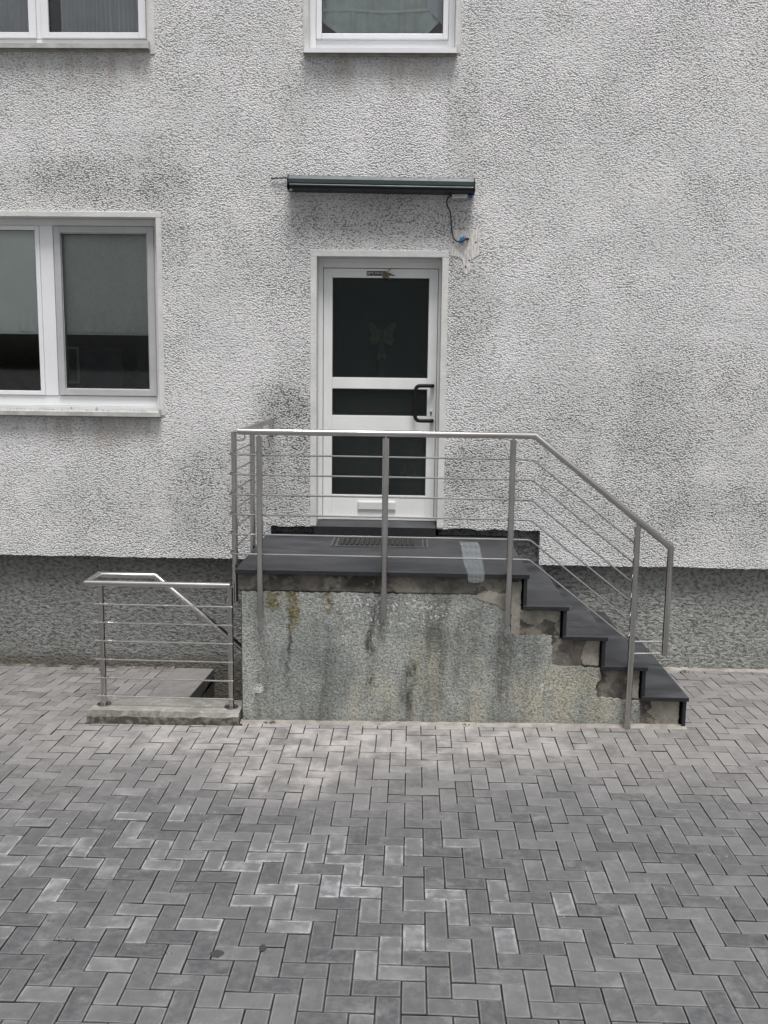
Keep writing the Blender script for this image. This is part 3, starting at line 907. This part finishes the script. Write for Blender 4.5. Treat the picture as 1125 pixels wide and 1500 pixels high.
# ---- upper middle window
tc = MB().frame(WTC[0], WTC[1], 4.935, WTC[3], 0.05, 7.825, 7.90, tb=0.07)
cw = tc.build('window', M['pvc'], house, bevel=0.004)
cw['label'] = 'single sash window with swagged green net curtain'
reveal_and_trim((WTC[0], WTC[1], 4.87, WTC[3]), cw, 0.042)
MB().frame(-.80, .229, 5.006, 6.30, 0.042, 7.806, 7.86, tb=0.042).build('sash', M['pvc'], cw, bevel=0.005)
MB().box(-.76, .189, 7.836, 7.842, 5.046, 6.26).build('pane', M['glass'], cw)
MB().frame(-.759, .188, 5.047, 6.258, .006, 7.826, 7.835).build('gasket', M['gasket'], cw)
sill(-.882, .294, 4.902, 7.648, cw, M['pvc'])
def swag(parent):
    mb = MB(); n = 44
    def low(u):      # lower hem: hangs in the middle, gathered up at both sides
        return 5.045 + (0.16 * max(0, 1 - u / 0.22) if u < 0.22 else 0) + (0.20 * max(0, (u - 0.80) / 0.20) if u > 0.80 else 0) - 0.02
    for i in range(n):
        for j in range(14):
            def pt(a, b):
                x = -.78 + .99 * a; zl = low(a); z = zl + (6.28 - zl) * b
                return (x, 7.94 + 0.010 * math.sin(a * 40 + b * 6) + 0.006 * math.sin(a * 90), z)
            a0, a1, b0, b1 = i / n, (i + 1) / n, j / 14, (j + 1) / 14
            mb.quad(pt(a0, b0), pt(a1, b0), pt(a1, b1), pt(a0, b1))
    o = mb.build('net_curtain', M['net'], parent, smooth=True)
    hem = MB()
    for i in range(n):
        a0, a1 = i / n, (i + 1) / n
        p = [(-.78 + .99 * a, 7.928 + 0.010 * math.sin(a * 40), low(a)) for a in (a0, a1)]
        hem.quad(p[0], p[1], (p[1][0], p[1][1], p[1][2] + .035), (p[0][0], p[0][1], p[0][2] + .035))
    hem.build('curtain_hem', M['net_hem'], parent, smooth=True)
    h2 = MB()
    for i in range(n):
        a0, a1 = i / n, (i + 1) / n
        p = [(-.78 + .99 * a, 7.926, 5.245 + 0.008 * math.sin(a * 9)) for a in (a0, a1)]
        h2.quad(p[0], p[1], (p[1][0], p[1][1], p[1][2] + .02), (p[0][0], p[0][1], p[0][2] + .02))
    h2.build('curtain_hem', M['net_hem'], parent, smooth=True)
    mb = MB()
    for i in range(8):
        a0, a1 = i / 8, (i + 1) / 8
        mb.quad((.06 + .13 * a0, 7.912 + .008 * math.sin(i), 5.27 - .13 * a0), (.06 + .13 * a1, 7.912 + .008 * math.sin(i + 1), 5.27 - .13 * a1), (.06 + .13 * a1, 7.912 + .008 * math.sin(i + 1), 6.2), (.06 + .13 * a0, 7.912 + .008 * math.sin(i), 6.2))
    mb.build('side_curtain', M['white_cloth'], parent, smooth=True)
swag(cw)

# ---- door
DY = 7.865
dr = MB()
dr.frame(-0.742, 0.192, 1.222, 3.268, 0.073, DY, DY + .055, tb=0.19)
dr.box(-0.669, 0.119, DY + .0006, DY + .0544, 2.298, 2.390)
dr.box(-0.669, 0.119, DY + .0006, DY + .0544, 1.945, 2.078)
door = dr.build('door', M['alu_door'], house, bevel=0.003)
door['label'] = 'pale aluminium entrance door with three dark wired glass panes'
reveal_and_trim((DOOR[0], DOOR[1], 1.165, DOOR[3]), door, 0.052, y1=8.0, zb=1.165)
fr = MB()
fr.box(-0.784, -0.746, DY - .016, DY + .06, 1.20, 3.343); fr.box(0.196, 0.217, DY - .016, DY + .06, 1.20, 3.343)
fr.box(-0.746, 0.196, DY - .0155, DY + .06, 3.272, 3.343)
fr.build('door_frame', M['alu_door'], door, bevel=0.003)
fr = MB()
fr.box(-0.784, 0.217, DY - .03, DY - .0165, 3.318, 3.343)
fr.build('door_frame_cover', M['alu_door'], door, bevel=0.003)
MB().box(-0.745, 0.195, DY - .022, DY + .05, 1.203, 1.2215).build('door_sill_bar', M['alu'], door, bevel=0.002)
for z0, z1 in ((2.39, 3.195), (2.078, 2.298), (1.412, 1.945)):
    p_ = MB().box(-0.669, 0.119, DY + .022, DY + .029, z0, z1).build('pane', M['wired'], door)
    MB().frame(-0.6685, 0.1185, z0 + .0005, z1 - .0005, .008, DY + .008, DY + .020).build('gasket', M['gasket'], p_)
# pull handle
hp = rounded([(.163, DY - .002, 2.330), (.163, DY - .055, 2.330), (.022, DY - .055, 2.330), (.022, DY - .055, 2.043), (.163, DY - .055, 2.043), (.163, DY - .002, 2.043)], 0.045, 6)
smooth_tube(hp, 0.0155, 'handle', M['black'], door)
lk = MB().box(.138, .168, DY - .004, DY + .001, 2.055, 2.135).build('lock_plate', M['alu_door'], door, bevel=0.002)
MB().tube([(.153, DY - .009, 2.108), (.153, DY - .003, 2.108)], 0.0085, 12).build('lock_cylinder', M['black'], lk)
MB().box(.149, .157, DY - .008, DY - .0035, 2.083, 2.104).build('keyhole', M['black'], lk)
ms = MB().box(-0.448, -0.128, DY - .014, DY + .002, 1.281, 1.360).build('letter_slot', M['alu'], door, bevel=0.005)
MB().box(-0.440, -0.136, DY - .018, DY - .0135, 1.292, 1.352).build('flap', M['alu'], ms, bevel=0.003)
MB().box(-0.74, 0.19, DY + .10, DY + .11, 1.2, 3.30).build('dark_backing', M['dark_room'], door)  # dark sheet behind the panes, standing in for the unlit hall
# dark blessing strip stuck on the top rail
st = MB().box(-0.391, -0.232, DY - .0022, DY + .0005, 3.212, 3.248).build('door_sticker', M['black'], door)
def text_mesh(body, size, loc, mat, name, parent):
    cu = bpy.data.curves.new(name, 'FONT'); cu.body = body; cu.size = size; cu.align_x = 'CENTER'; cu.align_y = 'CENTER'; cu.extrude = 0.0004
    to = bpy.data.objects.new(name + '_tmp', cu); COL.objects.link(to)
    dg = bpy.context.evaluated_depsgraph_get()
    me = bpy.data.meshes.new_from_object(to.evaluated_get(dg))
    bpy.data.objects.remove(to)
    me.transform(Matrix.Translation(loc) @ Matrix.Rotation(R(90), 4, 'X'))
    me.materials.clear(); me.materials.append(mat)
    o = bpy.data.objects.new(name, me); COL.objects.link(o); attach(o, parent); return o
text_mesh('20*C+M+B', 0.029, (-0.322, DY - .0030, 3.230), M['print'], 'lettering', st)

# ---- bared patch where a lamp hung
pp = []
rr = random.Random(11)
outline = [(0.283, 3.36), (0.36, 3.345), (0.385, 3.30), (0.378, 3.235), (0.415, 3.212), (0.44, 3.25), (0.435, 3.31), (0.47, 3.345), (0.512, 3.37), (0.508, 3.48), (0.502, 3.565), (0.40, 3.55), (0.30, 3.56), (0.277, 3.47)]
for i, a in enumerate(outline):
    b = outline[(i + 1) % len(outline)]
    n = max(1, int(math.dist(a, b) / 0.012))
    for k in range(n):
        t = k / n; pp.append((a[0] + (b[0] - a[0]) * t + rr.uniform(-.004, .004), a[1] + (b[1] - a[1]) * t + rr.uniform(-.004, .004)))
mb = MB().prism(pp, WY - 0.0035, WY + 0.004)
pt = mb.build('bared_patch', M['patch'], house)
for x, z in ((.301, 3.461), (.479, 3.462), (.430, 3.322), (.403, 3.272)):
    MB().tube([(x, WY - .0052, z), (x, WY - .003, z)], 0.0065, 10).build('screw_hole', M['black'], pt)

# ------------------------------------------------------------------ ornament behind the door glass
orn = thing('butterfly_ornament', 'faint yellowish butterfly ornament hanging behind the upper door glass', 'ornament', (-0.27, 7.905, 2.40))
oy = 7.902
wing = [(0.0, 0.0), (0.035, -0.03), (0.085, -0.045), (0.10, 0.0), (0.085, 0.04), (0.105, 0.09), (0.115, 0.135), (0.085, 0.14), (0.045, 0.105), (0.0, 0.07)]
for sgn in (1, -1):
    poly = [(-0.262 + sgn * x, 2.70 + z) for x, z in wing]
    if sgn < 0: poly.reverse()
    MB().prism(poly, oy, oy + .004).build('wing', M['gold'], orn)
MB().box(-.274, -.250, oy - .004, oy + .006, 2.655, 2.79).build('body', M['stem'], orn, bevel=0.004)
MB().box(-.285, -.241, oy, oy + .004, 2.40, 2.655).build('ribbon', M['stem'], orn)
MB().prism([(-.30, 2.53), (-.262, 2.56), (-.224, 2.53), (-.23, 2.60), (-.262, 2.575), (-.294, 2.60)], oy - .004, oy - .0005).build('bow', M['gold'], orn)

# dried sprig at the sticker
tg = thing('dried_sprig', 'small dried sprig tucked beside the dark sticker above the door glass', 'sprig', (-0.225, DY - .006, 3.20))
rr = random.Random(4)
for k in range(9):
    a = R(rr.uniform(-50, 60)); L = rr.uniform(.03, .075)
    x0, z0 = -0.245 + rr.uniform(-.01, .02), 3.215 + rr.uniform(-.012, .02)
    smooth_tube([(x0, DY - .006, z0), (x0 + L * .5 * math.cos(a), DY - .012, z0 + L * .5 * math.sin(a)), (x0 + L * math.cos(a), DY - .007, z0 + L * math.sin(a) + rr.uniform(-.008, .004))], 0.0028, 'twig', M['twig'], tg, 6)
MB().prism([(-0.262, 3.190), (-0.238, 3.192), (-0.228, 3.222), (-0.245, 3.246), (-0.262, 3.236)], DY - .010, DY - .003).build('curled_corner', M['twig'], tg)

# ------------------------------------------------------------------ awning cassette
aw = thing('awning', 'closed dark green awning cassette on the wall above the door', 'awning', (-0.27, WY, 3.84))
prof = [(7.716, 3.838), (7.716, 3.938), (7.66, 3.945), (7.60, 3.934), (7.578, 3.905), (7.575, 3.872), (7.585, 3.868), (7.60, 3.868)]
def along_x(prof, x0, x1, tilt=0.0):
    m_ = MB(); n = len(prof)
    m_.v = [(x0, a, b + tilt) for a, b in prof] + [(x1, a, b - tilt) for a, b in prof]
    m_.f = [(k, (k + 1) % n, n + (k + 1) % n, n + k) for k in range(n)] + [tuple(range(n - 1, -1, -1)), tuple(range(n, 2 * n))]
    m_.mi = [0] * len(m_.f); return m_
along_x(prof, -0.995, 0.447, 0.008).build('cassette', M['awning'], aw, bevel=0.004)
along_x([(7.60, 3.8665), (7.572, 3.8665), (7.568, 3.858), (7.572, 3.848), (7.60, 3.848)], -0.985, 0.443, 0.008).build('front_bar', M['awning'], aw, bevel=0.002)
along_x([(7.712, 3.8365), (7.712, 3.826), (7.59, 3.828), (7.59, 3.8465), (7.612, 3.8465), (7.612, 3.8365)], -0.985, 0.446, 0.008).build('drop_profile', M['awning_dark'], aw)
for x, d in ((-1.003, .008), (0.4475, -.008)):
    m_ = along_x([(7.714, 3.826), (7.714, 3.942), (7.66, 3.949), (7.598, 3.938), (7.572, 3.907), (7.566, 3.852), (7.59, 3.826)], x, x + .0075)
    for i, v in enumerate(m_.v): m_.v[i] = (v[0], v[1], v[2] + d)
    m_.build('end_cap', M['awning_dark'], aw)
smooth_tube([(-0.975, 7.60, 3.838), (-0.975, 7.60, 3.826)], 0.013, 'crank_socket', M['greyprint'], aw)
smooth_tube([(-1.004, 7.70, 3.942), (-1.145, 7.70, 3.935)], 0.006, 'side_rod', M['awning'], aw, 10)

# ------------------------------------------------------------------ plug and cable
cb = thing('power_cable', 'loose black cable with white plug hanging between awning and bared wall patch', 'cable', (0.35, 7.70, 3.46))
PYY = 7.655
MB().prism([(0.283, 3.786), (0.400, 3.790), (0.404, 3.818), (0.280, 3.816)], PYY - .012, PYY + .014).build('plug', M['plug'], cb, bevel=0.004)
MB().box(.30, .375, PYY - .0135, PYY - .0122, 3.8005, 3.8045).build('print_line', M['greyprint'], cb)
smooth_tube([(.402, PYY, 3.803), (.425, PYY, 3.803), (.438, PYY, 3.806)], 0.014, 'connector', M['blue'], cb)
smooth_tube([(.425, PYY + .01, 3.812), (.436, PYY + .02, 3.83)], 0.007, 'lead', M['cable'], cb, 8)
pts = [(.283, PYY, 3.808), (.262, PYY, 3.802), (.243, PYY + .01, 3.775), (.246, PYY + .02, 3.735), (.270, PYY + .03, 3.69), (.279, PYY + .035, 3.63), (.283, PYY + .04, 3.57), (.293, PYY + .043, 3.52), (.302, PYY + .043, 3.488), (.325, PYY + .043, 3.468), (.350, PYY + .04, 3.462)]
def catmull(P, k=5):
    P = [Vector(p) for p in P]; out = []
    for i in range(len(P) - 1):
        p0, p1, p2, p3 = P[max(0, i - 1)], P[i], P[i + 1], P[min(len(P) - 1, i + 2)]
        for j in range(k):
            t = j / k
            out.append(0.5 * ((2 * p1) + (p2 - p0) * t + (2 * p0 - 5 * p1 + 4 * p2 - p3) * t * t + (3 * p1 - p0 - 3 * p2 + p3) * t ** 3))
    out.append(P[-1]); return out
smooth_tube(catmull(pts), 0.0055, 'cable', M['cable'], cb, 8)
smooth_tube([(.348, PYY + .04, 3.462), (.366, PYY + .035, 3.470), (.392, PYY + .035, 3.484)], 0.0135, 'connector', M['blue'], cb)
smooth_tube([(.352, PYY + .048, 3.486), (.388, PYY + .045, 3.502)], 0.009, 'connector_clip', M['teal'], cb)
smooth_tube([(.390, PYY + .035, 3.483), (.408, PYY + .04, 3.487), (.418, WY - .002, 3.487)], 0.0095, 'cable_end', M['cable'], cb, 10)

# ------------------------------------------------------------------ entrance stairs
stairs = thing('entrance_stairs', 'stained entrance stairs with dark slate landing and four treads', 'stairs', (0.35, FY, 0))
ZL = 1.090
NOSE = [0.813, 1.089, 1.362, 1.646, 1.935]         # right noses: landing, then treads
TOPZ = [ZL, 0.871, 0.664, 0.458, 0.246]
TY0 = 6.285
# concrete core: front cheek wall and solid flight (the cellar steps run under the landing)
core = MB()
prof = [(-1.165, -0.3), (1.885, -0.3), (1.885, TOPZ[4] - .032), (1.60, TOPZ[4] - .032), (1.60, TOPZ[3] - .032), (1.318, TOPZ[3] - .032), (1.318, TOPZ[2] - .032), (1.04, TOPZ[2] - .032), (1.04, TOPZ[1] - .032), (0.765, TOPZ[1] - .032), (0.765, ZL - .034), (-1.165, ZL - .034)]
core.prism(prof, FY + 0.016, 6.62)
core.build('cheek_wall', M['oldconc'], stairs)
core = MB()
prof2 = [(0.62, -2.4), (1.885, -2.4), (1.885, TOPZ[4] - .032), (1.60, TOPZ[4] - .032), (1.60, TOPZ[3] - .032), (1.318, TOPZ[3] - .032), (1.318, TOPZ[2] - .032), (1.04, TOPZ[2] - .032), (1.04, TOPZ[1] - .032), (0.765, TOPZ[1] - .032), (0.765, ZL - .19), (0.62, ZL - .19)]
core.prism(prof2, 6.621, PY - .002)
core.build('flight', M['oldconc'], stairs)
# landing slab, its edge showing as a band above the render
MB().box(-1.178, 0.66, FY + .004, PY - .003, 0.937, ZL - .031).build('slab', M['oldconc'], stairs, bevel=0.006)
# rendered face with ragged stepped top
def rag(points, step=0.022, amp=0.004, seed=1, skip=()):
    rr = random.Random(seed); out = []
    for i, a in enumerate(points):
        b = points[(i + 1) % len(points)]
        if i in skip: out.append(a); continue
        n = max(1, int(math.dist(a, b) / step))
        for k in range(n):
            t = k / n; j = 0 if k == 0 else amp
            out.append((a[0] + (b[0] - a[0]) * t + rr.uniform(-j, j), a[1] + (b[1] - a[1]) * t + rr.uniform(-j, j)))
    return out
face = [(-1.157, -0.3), (1.60, -0.3), (1.615, 0.10), (1.605, 0.205), (1.315, 0.222), (1.30, 0.30), (1.335, 0.36), (1.325, 0.432), (0.99, 0.448), (0.985, 0.655), (0.70, 0.652), (0.69, 0.80), (0.625, 0.90), (0.50, 0.932), (-1.157, 0.928)]
MB().prism(rag(face, 0.014, 0.0065, 2, (0, 14)), FY, FY + .03).build('rendered_face', M['stairwall'], stairs)
# repair mortar patches on the step ends
patches = [[(0.44, 0.915), (0.60, 0.87), (0.70, 0.80), (0.70, 0.955), (0.62, 0.945), (0.55, 0.965), (0.47, 0.945)],
           [(0.70, 0.655), (0.765, 0.66), (0.765, 1.03), (0.70, 1.03), (0.685, 0.93), (0.705, 0.80)],
           [(0.80, 0.745), (0.88, 0.72), (0.94, 0.77), (1.01, 0.745), (1.035, 0.78), (1.035, 0.832), (0.77, 0.832), (0.77, 0.77)],
           [(1.21, 0.455), (1.31, 0.45), (1.315, 0.625), (1.225, 0.625), (1.20, 0.56), (1.19, 0.5)],
           [(1.535, 0.225), (1.597, 0.215), (1.597, 0.42), (1.53, 0.42), (1.50, 0.36), (1.54, 0.30)],
           [(1.73, -0.05), (1.884, -0.05), (1.884, 0.21), (1.68, 0.21), (1.70, 0.16), (1.665, 0.12), (1.72, 0.07)]]
for i, q in enumerate(patches):
    y0_ = FY + .011 if i else FY - .003
    MB().prism(rag(q, 0.009, 0.0055, 20 + i), y0_, FY + .0185).build('mortar_patch', M['mortar'], stairs)
# tiles
MB().box(-1.195, NOSE[0], TY0, PY - .004, ZL - .030, ZL, 1, 0).build('landing_tile', [M['tile'], M['edge']], stairs, bevel=0.002)
for i in range(1, 5):
    MB().box(NOSE[i - 1] - .035, NOSE[i], TY0, PY - .004, TOPZ[i] - .028, TOPZ[i], 1, 0).build('tread', [M['tile'], M['edge']], stairs, bevel=0.002)
for i in range(5):
    zb = TOPZ[i + 1] if i < 4 else 0.03
    MB().box(NOSE[i] - .035, NOSE[i] - .012, TY0 + .012, PY - .005, zb + .0005, TOPZ[i] - .0285).build('riser', M['edge'], stairs, bevel=0.0015)
th = MB()
th.v = [(-.802, 7.700, 1.0905), (.208, 7.700, 1.0905), (.208, 7.845, 1.0905), (-.802, 7.845, 1.0905), (-.802, 7.700, 1.166), (.208, 7.700, 1.166), (.208, 7.845, 1.2), (-.802, 7.845, 1.2)]
th.f = [(0, 3, 2, 1), (4, 5, 6, 7), (0, 1, 5, 4), (1, 2, 6, 5), (2, 3, 7, 6), (3, 0, 4, 7)]; th.mi = [1, 0, 1, 1, 1, 1]
th.build('threshold', [M['tile'], M['edge']], stairs, bevel=0.002)

# ------------------------------------------------------------------ boot scraper mat and film strip on the landing
mt = thing('foot_mat', 'ribbed black foot mat in a metal frame before the threshold', 'mat', (-0.24, 7.38, ZL))
def flatframe(x0, x1, y0, y1, t, z0, z1, name, mat, parent):
    m_ = MB(); m_.box(x0, x1, y0, y0 + t, z0, z1); m_.box(x0, x1, y1 - t, y1, z0, z1); m_.box(x0, x0 + t, y0 + t, y1 - t, z0, z1 - .0004); m_.box(x1 - t, x1, y0 + t, y1 - t, z0, z1 - .0004)
    return m_.build(name, mat, parent)
flatframe(-.622, .140, 7.20, 7.60, .012, ZL + .0005, ZL + .007, 'outer_frame', M['grate'], mt)
flatframe(-.585, .105, 7.222, 7.578, .010, ZL + .0005, ZL + .006, 'inner_frame', M['grate'], mt)
MB().box(-.609, .127, 7.213, 7.587, ZL + .0003, ZL + .002).build('mat_base', M['matblack'], mt)
for i in range(15):
    x = -.535 + i * .0395
    MB().prism([(x - .014, ZL + .0022), (x + .014, ZL + .0022), (x + .007, ZL + .018), (x - .007, ZL + .018)], 7.24, 7.56).build('rib', M['matblack'], mt, bevel=0.002)

fl = MB()
path = [(.392, .540, 7.50, ZL + .002), (.398, .548, 7.3, ZL + .0025), (.392, .535, 7.0, ZL + .004), (.385, .525, 6.7, ZL + .002), (.387, .512, 6.4, ZL + .003), (.392, .508, 6.283, ZL + .002), (.394, .507, 6.279, ZL - .03), (.400, .500, 6.277, ZL - .052), (.425, .455, 6.277, ZL - .062)]
for i in range(len(path) - 1):
    for k in range(4):
        def q(r_, u):
            return (r_[0] + (r_[1] - r_[0]) * u, r_[2] - .001 * (u > .2 and u < .8), r_[3] + (0.0006 * math.sin(u * 5 + r_[2] * 7) if r_[3] > ZL else 0))
        fl.quad(q(path[i], k / 4), q(path[i], (k + 1) / 4), q(path[i + 1], (k + 1) / 4), q(path[i + 1], k / 4))
fo = fl.build('film_strip', M['tape'], None, smooth=True)
so = fo.modifiers.new('thick', 'SOLIDIFY'); so.thickness = 0.0006
fo['label'] = 'strip of clear film hanging over the front edge of the landing'; fo['category'] = 'film strip'

# ------------------------------------------------------------------ stair railing
rail = thing('stair_railing', 'brushed stainless steel railing with six thin rungs round the landing and stairs', 'railing', (0.3, 6.255, 0.05))
RYp, RYr = 6.255, 6.283
rad = 0.0212
HZr, SL = 2.033, -0.788
def zr(x): return HZr if x < 0.812 else HZr + SL * (x - 0.812)
smooth_tube([(-1.143, 7.70, HZr), (-1.143, RYp, HZr), (0.812, RYp, HZr), (1.742, RYp, zr(1.742)), (1.742, RYp, 0.556)], rad, 'handrail', M['steel'], rail, 20)
for x, z0 in ((-1.018, .762), (-.173, .765), (.671, .750), (1.515, 0.03)):
    zt = zr(x) - 0.030 - (0.012 if x > 1 else 0)
    ps = smooth_tube([(x, RYp, z0), (x, RYp, zt)], rad, 'post', M['steel'], rail, 20)
    smooth_tube([(x, RYp, zt), (x, RYp, zr(x) - .012)], 0.007, 'pin', M['steel'], ps, 10)
    for dz in (.05, .17):
        smooth_tube([(x, RYp + .015, z0 + dz), (x, FY + .008, z0 + dz)], 0.008, 'wall_anchor', M['steel'], ps, 10)
for y in (6.42, 7.16):
    ps = smooth_tube([(-1.219, y, .835), (-1.219, y, 2.022)], rad * .95, 'post', M['steel'], rail, 20)
    smooth_tube(rounded([(-1.205, y, 1.965), (-1.143, y, 1.965), (-1.143, y, 2.02)], 0.02), 0.0055, 'bracket', M['steel'], ps, 10)
    smooth_tube([(-1.205, y, .875), (-1.150, y, .875)], 0.006, 'wall_anchor', M['steel'], ps, 10)
RZ = [1.877, 1.742, 1.606, 1.470, 1.334, 1.198]
for i, z in enumerate(RZ):
    P = [(-1.236, 7.24, z), (-1.236, RYr, z), (0.806, RYr, z - .004)]
    if i < 5:
        P.append((1.512, RYr, z - .004 + SL * (1.512 - .806)))
        P = rounded(P, 0.06, 4)
    else:
        P += [(1.512, RYr, z - .004 + SL * (1.512 - .806)), (1.742, RYr - .02, z + .006 + SL * (1.512 - .806))]
        P = P[:1] + rounded(P, 0.06, 4)[1:]
    smooth_tube(P, 0.006, 'rung', M['steel'], rail, 10)
smooth_tube([(1.515, RYr, 0.553), (1.742, RYr - .02, 0.566)], 0.006, 'rung', M['steel'], rail, 10)

# ------------------------------------------------------------------ cellar stair well
well = thing('cellar_stairwell', 'low mossy concrete kerb and dark cellar steps beside the stairs', 'stairwell', (-1.7, 6.4, 0))
kb = MB()
n = 24
kx = [-2.236 + 1.066 * i / n for i in range(n + 1)]
rr = random.Random(9)
rows = []
for x in kx:
    g = gz(x, 6.23); j = rr.uniform(-.005, .005)
    rows.append([(x, 6.228 + j, g - .06), (x, 6.226 + j, g + .055 + rr.uniform(-.006, .004)), (x, 6.246 + j, .078 + rr.uniform(-.002, .002)), (x, 6.38, .080), (x, 6.505, .078), (x, 6.512, -.06)])
for i in range(n):
    for k in range(5):
        kb.quad(rows[i][k], rows[i + 1][k], rows[i + 1][k + 1], rows[i][k + 1])
kb.f.append(tuple(len(kb.v) + q for q in range(6))[::-1]); kb.v += rows[0]; kb.mi.append(0)
kb.f.append(tuple(len(kb.v) + q for q in range(6))); kb.v += rows[-1]; kb.mi.append(0)
# slant the free left end back as in the photograph
kb.v = [(x + (0.05 * (y - 6.228) / 0.28 if x < -2.2 else 0), y, z) for x, y, z in kb.v]
kb.build('kerb', M['kerb'], well)
sl = MB()
A = (-2.008, 6.516, PY - .002)
za, zb_ = gz(-1.85, 6.52) + .003, gz(-1.85, PY) + .003
sl.v = [(-2.008, 6.516, za - .12), (PIT[0], 6.516, za - .12), (PIT[0], PY - .003, zb_ - .12), (-2.008, PY - .003, zb_ - .12), (-2.008, 6.516, za), (PIT[0], 6.516, za), (PIT[0], PY - .003, zb_), (-2.008, PY - .003, zb_)]
sl.f = [(0, 3, 2, 1), (4, 5, 6, 7), (0, 1, 5, 4), (1, 2, 6, 5), (2, 3, 7, 6), (3, 0, 4, 7)]; sl.mi = [0] * 6
sl.build('top_step', M['slab'], well, bevel=0.004)
z = -.46; x = PIT[0]
while z > -2.2:
    MB().box(x + .001, x + .26, 6.625, PY - .004, z - .3, z).build('step', M['oldconc'], well, bevel=0.004)
    x += .26; z -= .21
MB().box(PIT[0] - .02, PIT[1], 6.521, 6.619, -2.5, gz(-1.4, 6.6) - .03).build('well_wall', M['oldconc'], well)
MB().box(PIT[0] - .02, PIT[0], 6.62, PY, -2.5, gz(-1.7, 7) - .13).build('well_wall', M['oldconc'], well)

# ------------------------------------------------------------------ cellar railing
cr = thing('cellar_railing', 'low stainless steel railing with six rungs on the mossy kerb', 'railing', (-1.7, 6.36, .08))
BY = 6.352
zt = .960
smooth_tube([(-1.243, BY, zt - .002), (-2.243, BY, zt), (-2.243, 6.615, zt + .002), (-1.838, 6.615, zt), (-1.16, 6.70, .352), (-.75, 6.75, -.02)], rad, 'handrail', M['steel'], cr, 20)
for x in (-2.150, -1.243):
    ps = smooth_tube([(x, BY, .086), (x, BY, zt - .012)], rad * .95, 'post', M['steel'], cr, 20)
    smooth_tube([(x, BY, .077), (x, BY, .087)], 0.05, 'foot_flange', M['steel'], ps, 24)
    for k in range(3):
        a = 2.1 * k + .5
        smooth_tube([(x + .036 * math.cos(a), BY + .036 * math.sin(a), .087), (x + .036 * math.cos(a), BY + .036 * math.sin(a), .093)], 0.006, 'bolt', M['steel'], ps, 6)
for z in (.817, .686, .554, .420, .285, .152):
    smooth_tube([(-2.192, BY - .027, z), (-1.222, BY - .027, z - .004)], 0.006, 'rung', M['steel'], cr, 10)

# ------------------------------------------------------------------ stains, weeds and grit on the paving
for (x, y, rx, ry, s_, lab) in ((-.785, 3.635, .030, .026, 1, 'larger dark round stain on the paving in the lower left foreground'), (-.60, 3.685, .016, .024, 2, 'smaller dark stain on the paving right of the larger one')):
    rr = random.Random(s_); m_ = MB(); n = 22
    m_.v = [(x, y, gz(x, y) + .0036)]
    for k in range(n):
        a = 2 * math.pi * k / n; q = rr.uniform(.88, 1.1)
        m_.v.append((x + rx * q * math.cos(a), y + ry * q * math.sin(a), gz(x, y) + .0030))
    m_.f = [(0, 1 + k, 1 + (k + 1) % n) for k in range(n)]; m_.mi = [0] * n
    o = m_.build('stain', M['stain']); o['label'] = lab; o['category'] = 'stain'; o['group'] = 'dark stains on the paving'
gm = MB(); rr = random.Random(31)
for k in range(150):
    x = rr.uniform(-3.2, 3.2); y = 3.2 + 3.6 * rr.random() ** 0.8
    if any(e[0] < x < e[1] and e[2] < y < e[3] for e in EXC): continue
    s_ = rr.uniform(.0015, .0045); z = gz(x, y) + .001
    i = len(gm.v)
    gm.v += [(x - s_, y, z), (x + s_, y - s_ * .6, z), (x + s_ * .4, y + s_, z), (x, y, z + s_ * 1.1)]
    gm.f += [(i, i + 1, i + 3), (i + 1, i + 2, i + 3), (i + 2, i, i + 3)]; gm.mi += [0] * 3
o = gm.build('grit', M['grit']); o['kind'] = 'stuff'; o['label'] = 'pale grit scattered over the pavers'; o['category'] = 'grit'
wm = MB()
for (x, y, n, h) in ((-1.46, 3.70, 8, .013), (-1.58, 3.83, 5, .011), (-1.0, 3.62, 4, .010), (-2.62, 7.71, 16, .03), (-2.85, 7.72, 10, .03), (-.95, 6.27, 12, .02), (.4, 6.27, 6, .015), (-1.3, 6.22, 12, .02), (2.3, 7.70, 9, .025)):
    for k in range(n):
        bx, by = x + rr.gauss(0, .018), y + rr.gauss(0, .008); a = rr.uniform(0, 6.28); L = h * rr.uniform(.6, 1.4); z = gz(bx, by)
        dx, dy_ = math.cos(a) * L, math.sin(a) * L; w_ = .0022
        i = len(wm.v)
        wm.v += [(bx - w_ * math.sin(a), by + w_ * math.cos(a), z), (bx + w_ * math.sin(a), by - w_ * math.cos(a), z), (bx + dx * .6, by + dy_ * .6, z + L * .8), (bx + dx, by + dy_, z + L * .6)]
        wm.f += [(i, i + 1, i + 2), (i + 1, i + 3, i + 2)]; wm.mi += [0, 0]
o = wm.build('weeds', M['weed']); o['kind'] = 'stuff'; o['label'] = 'tiny weeds growing in the paving joints and wall foot'; o['category'] = 'weeds'
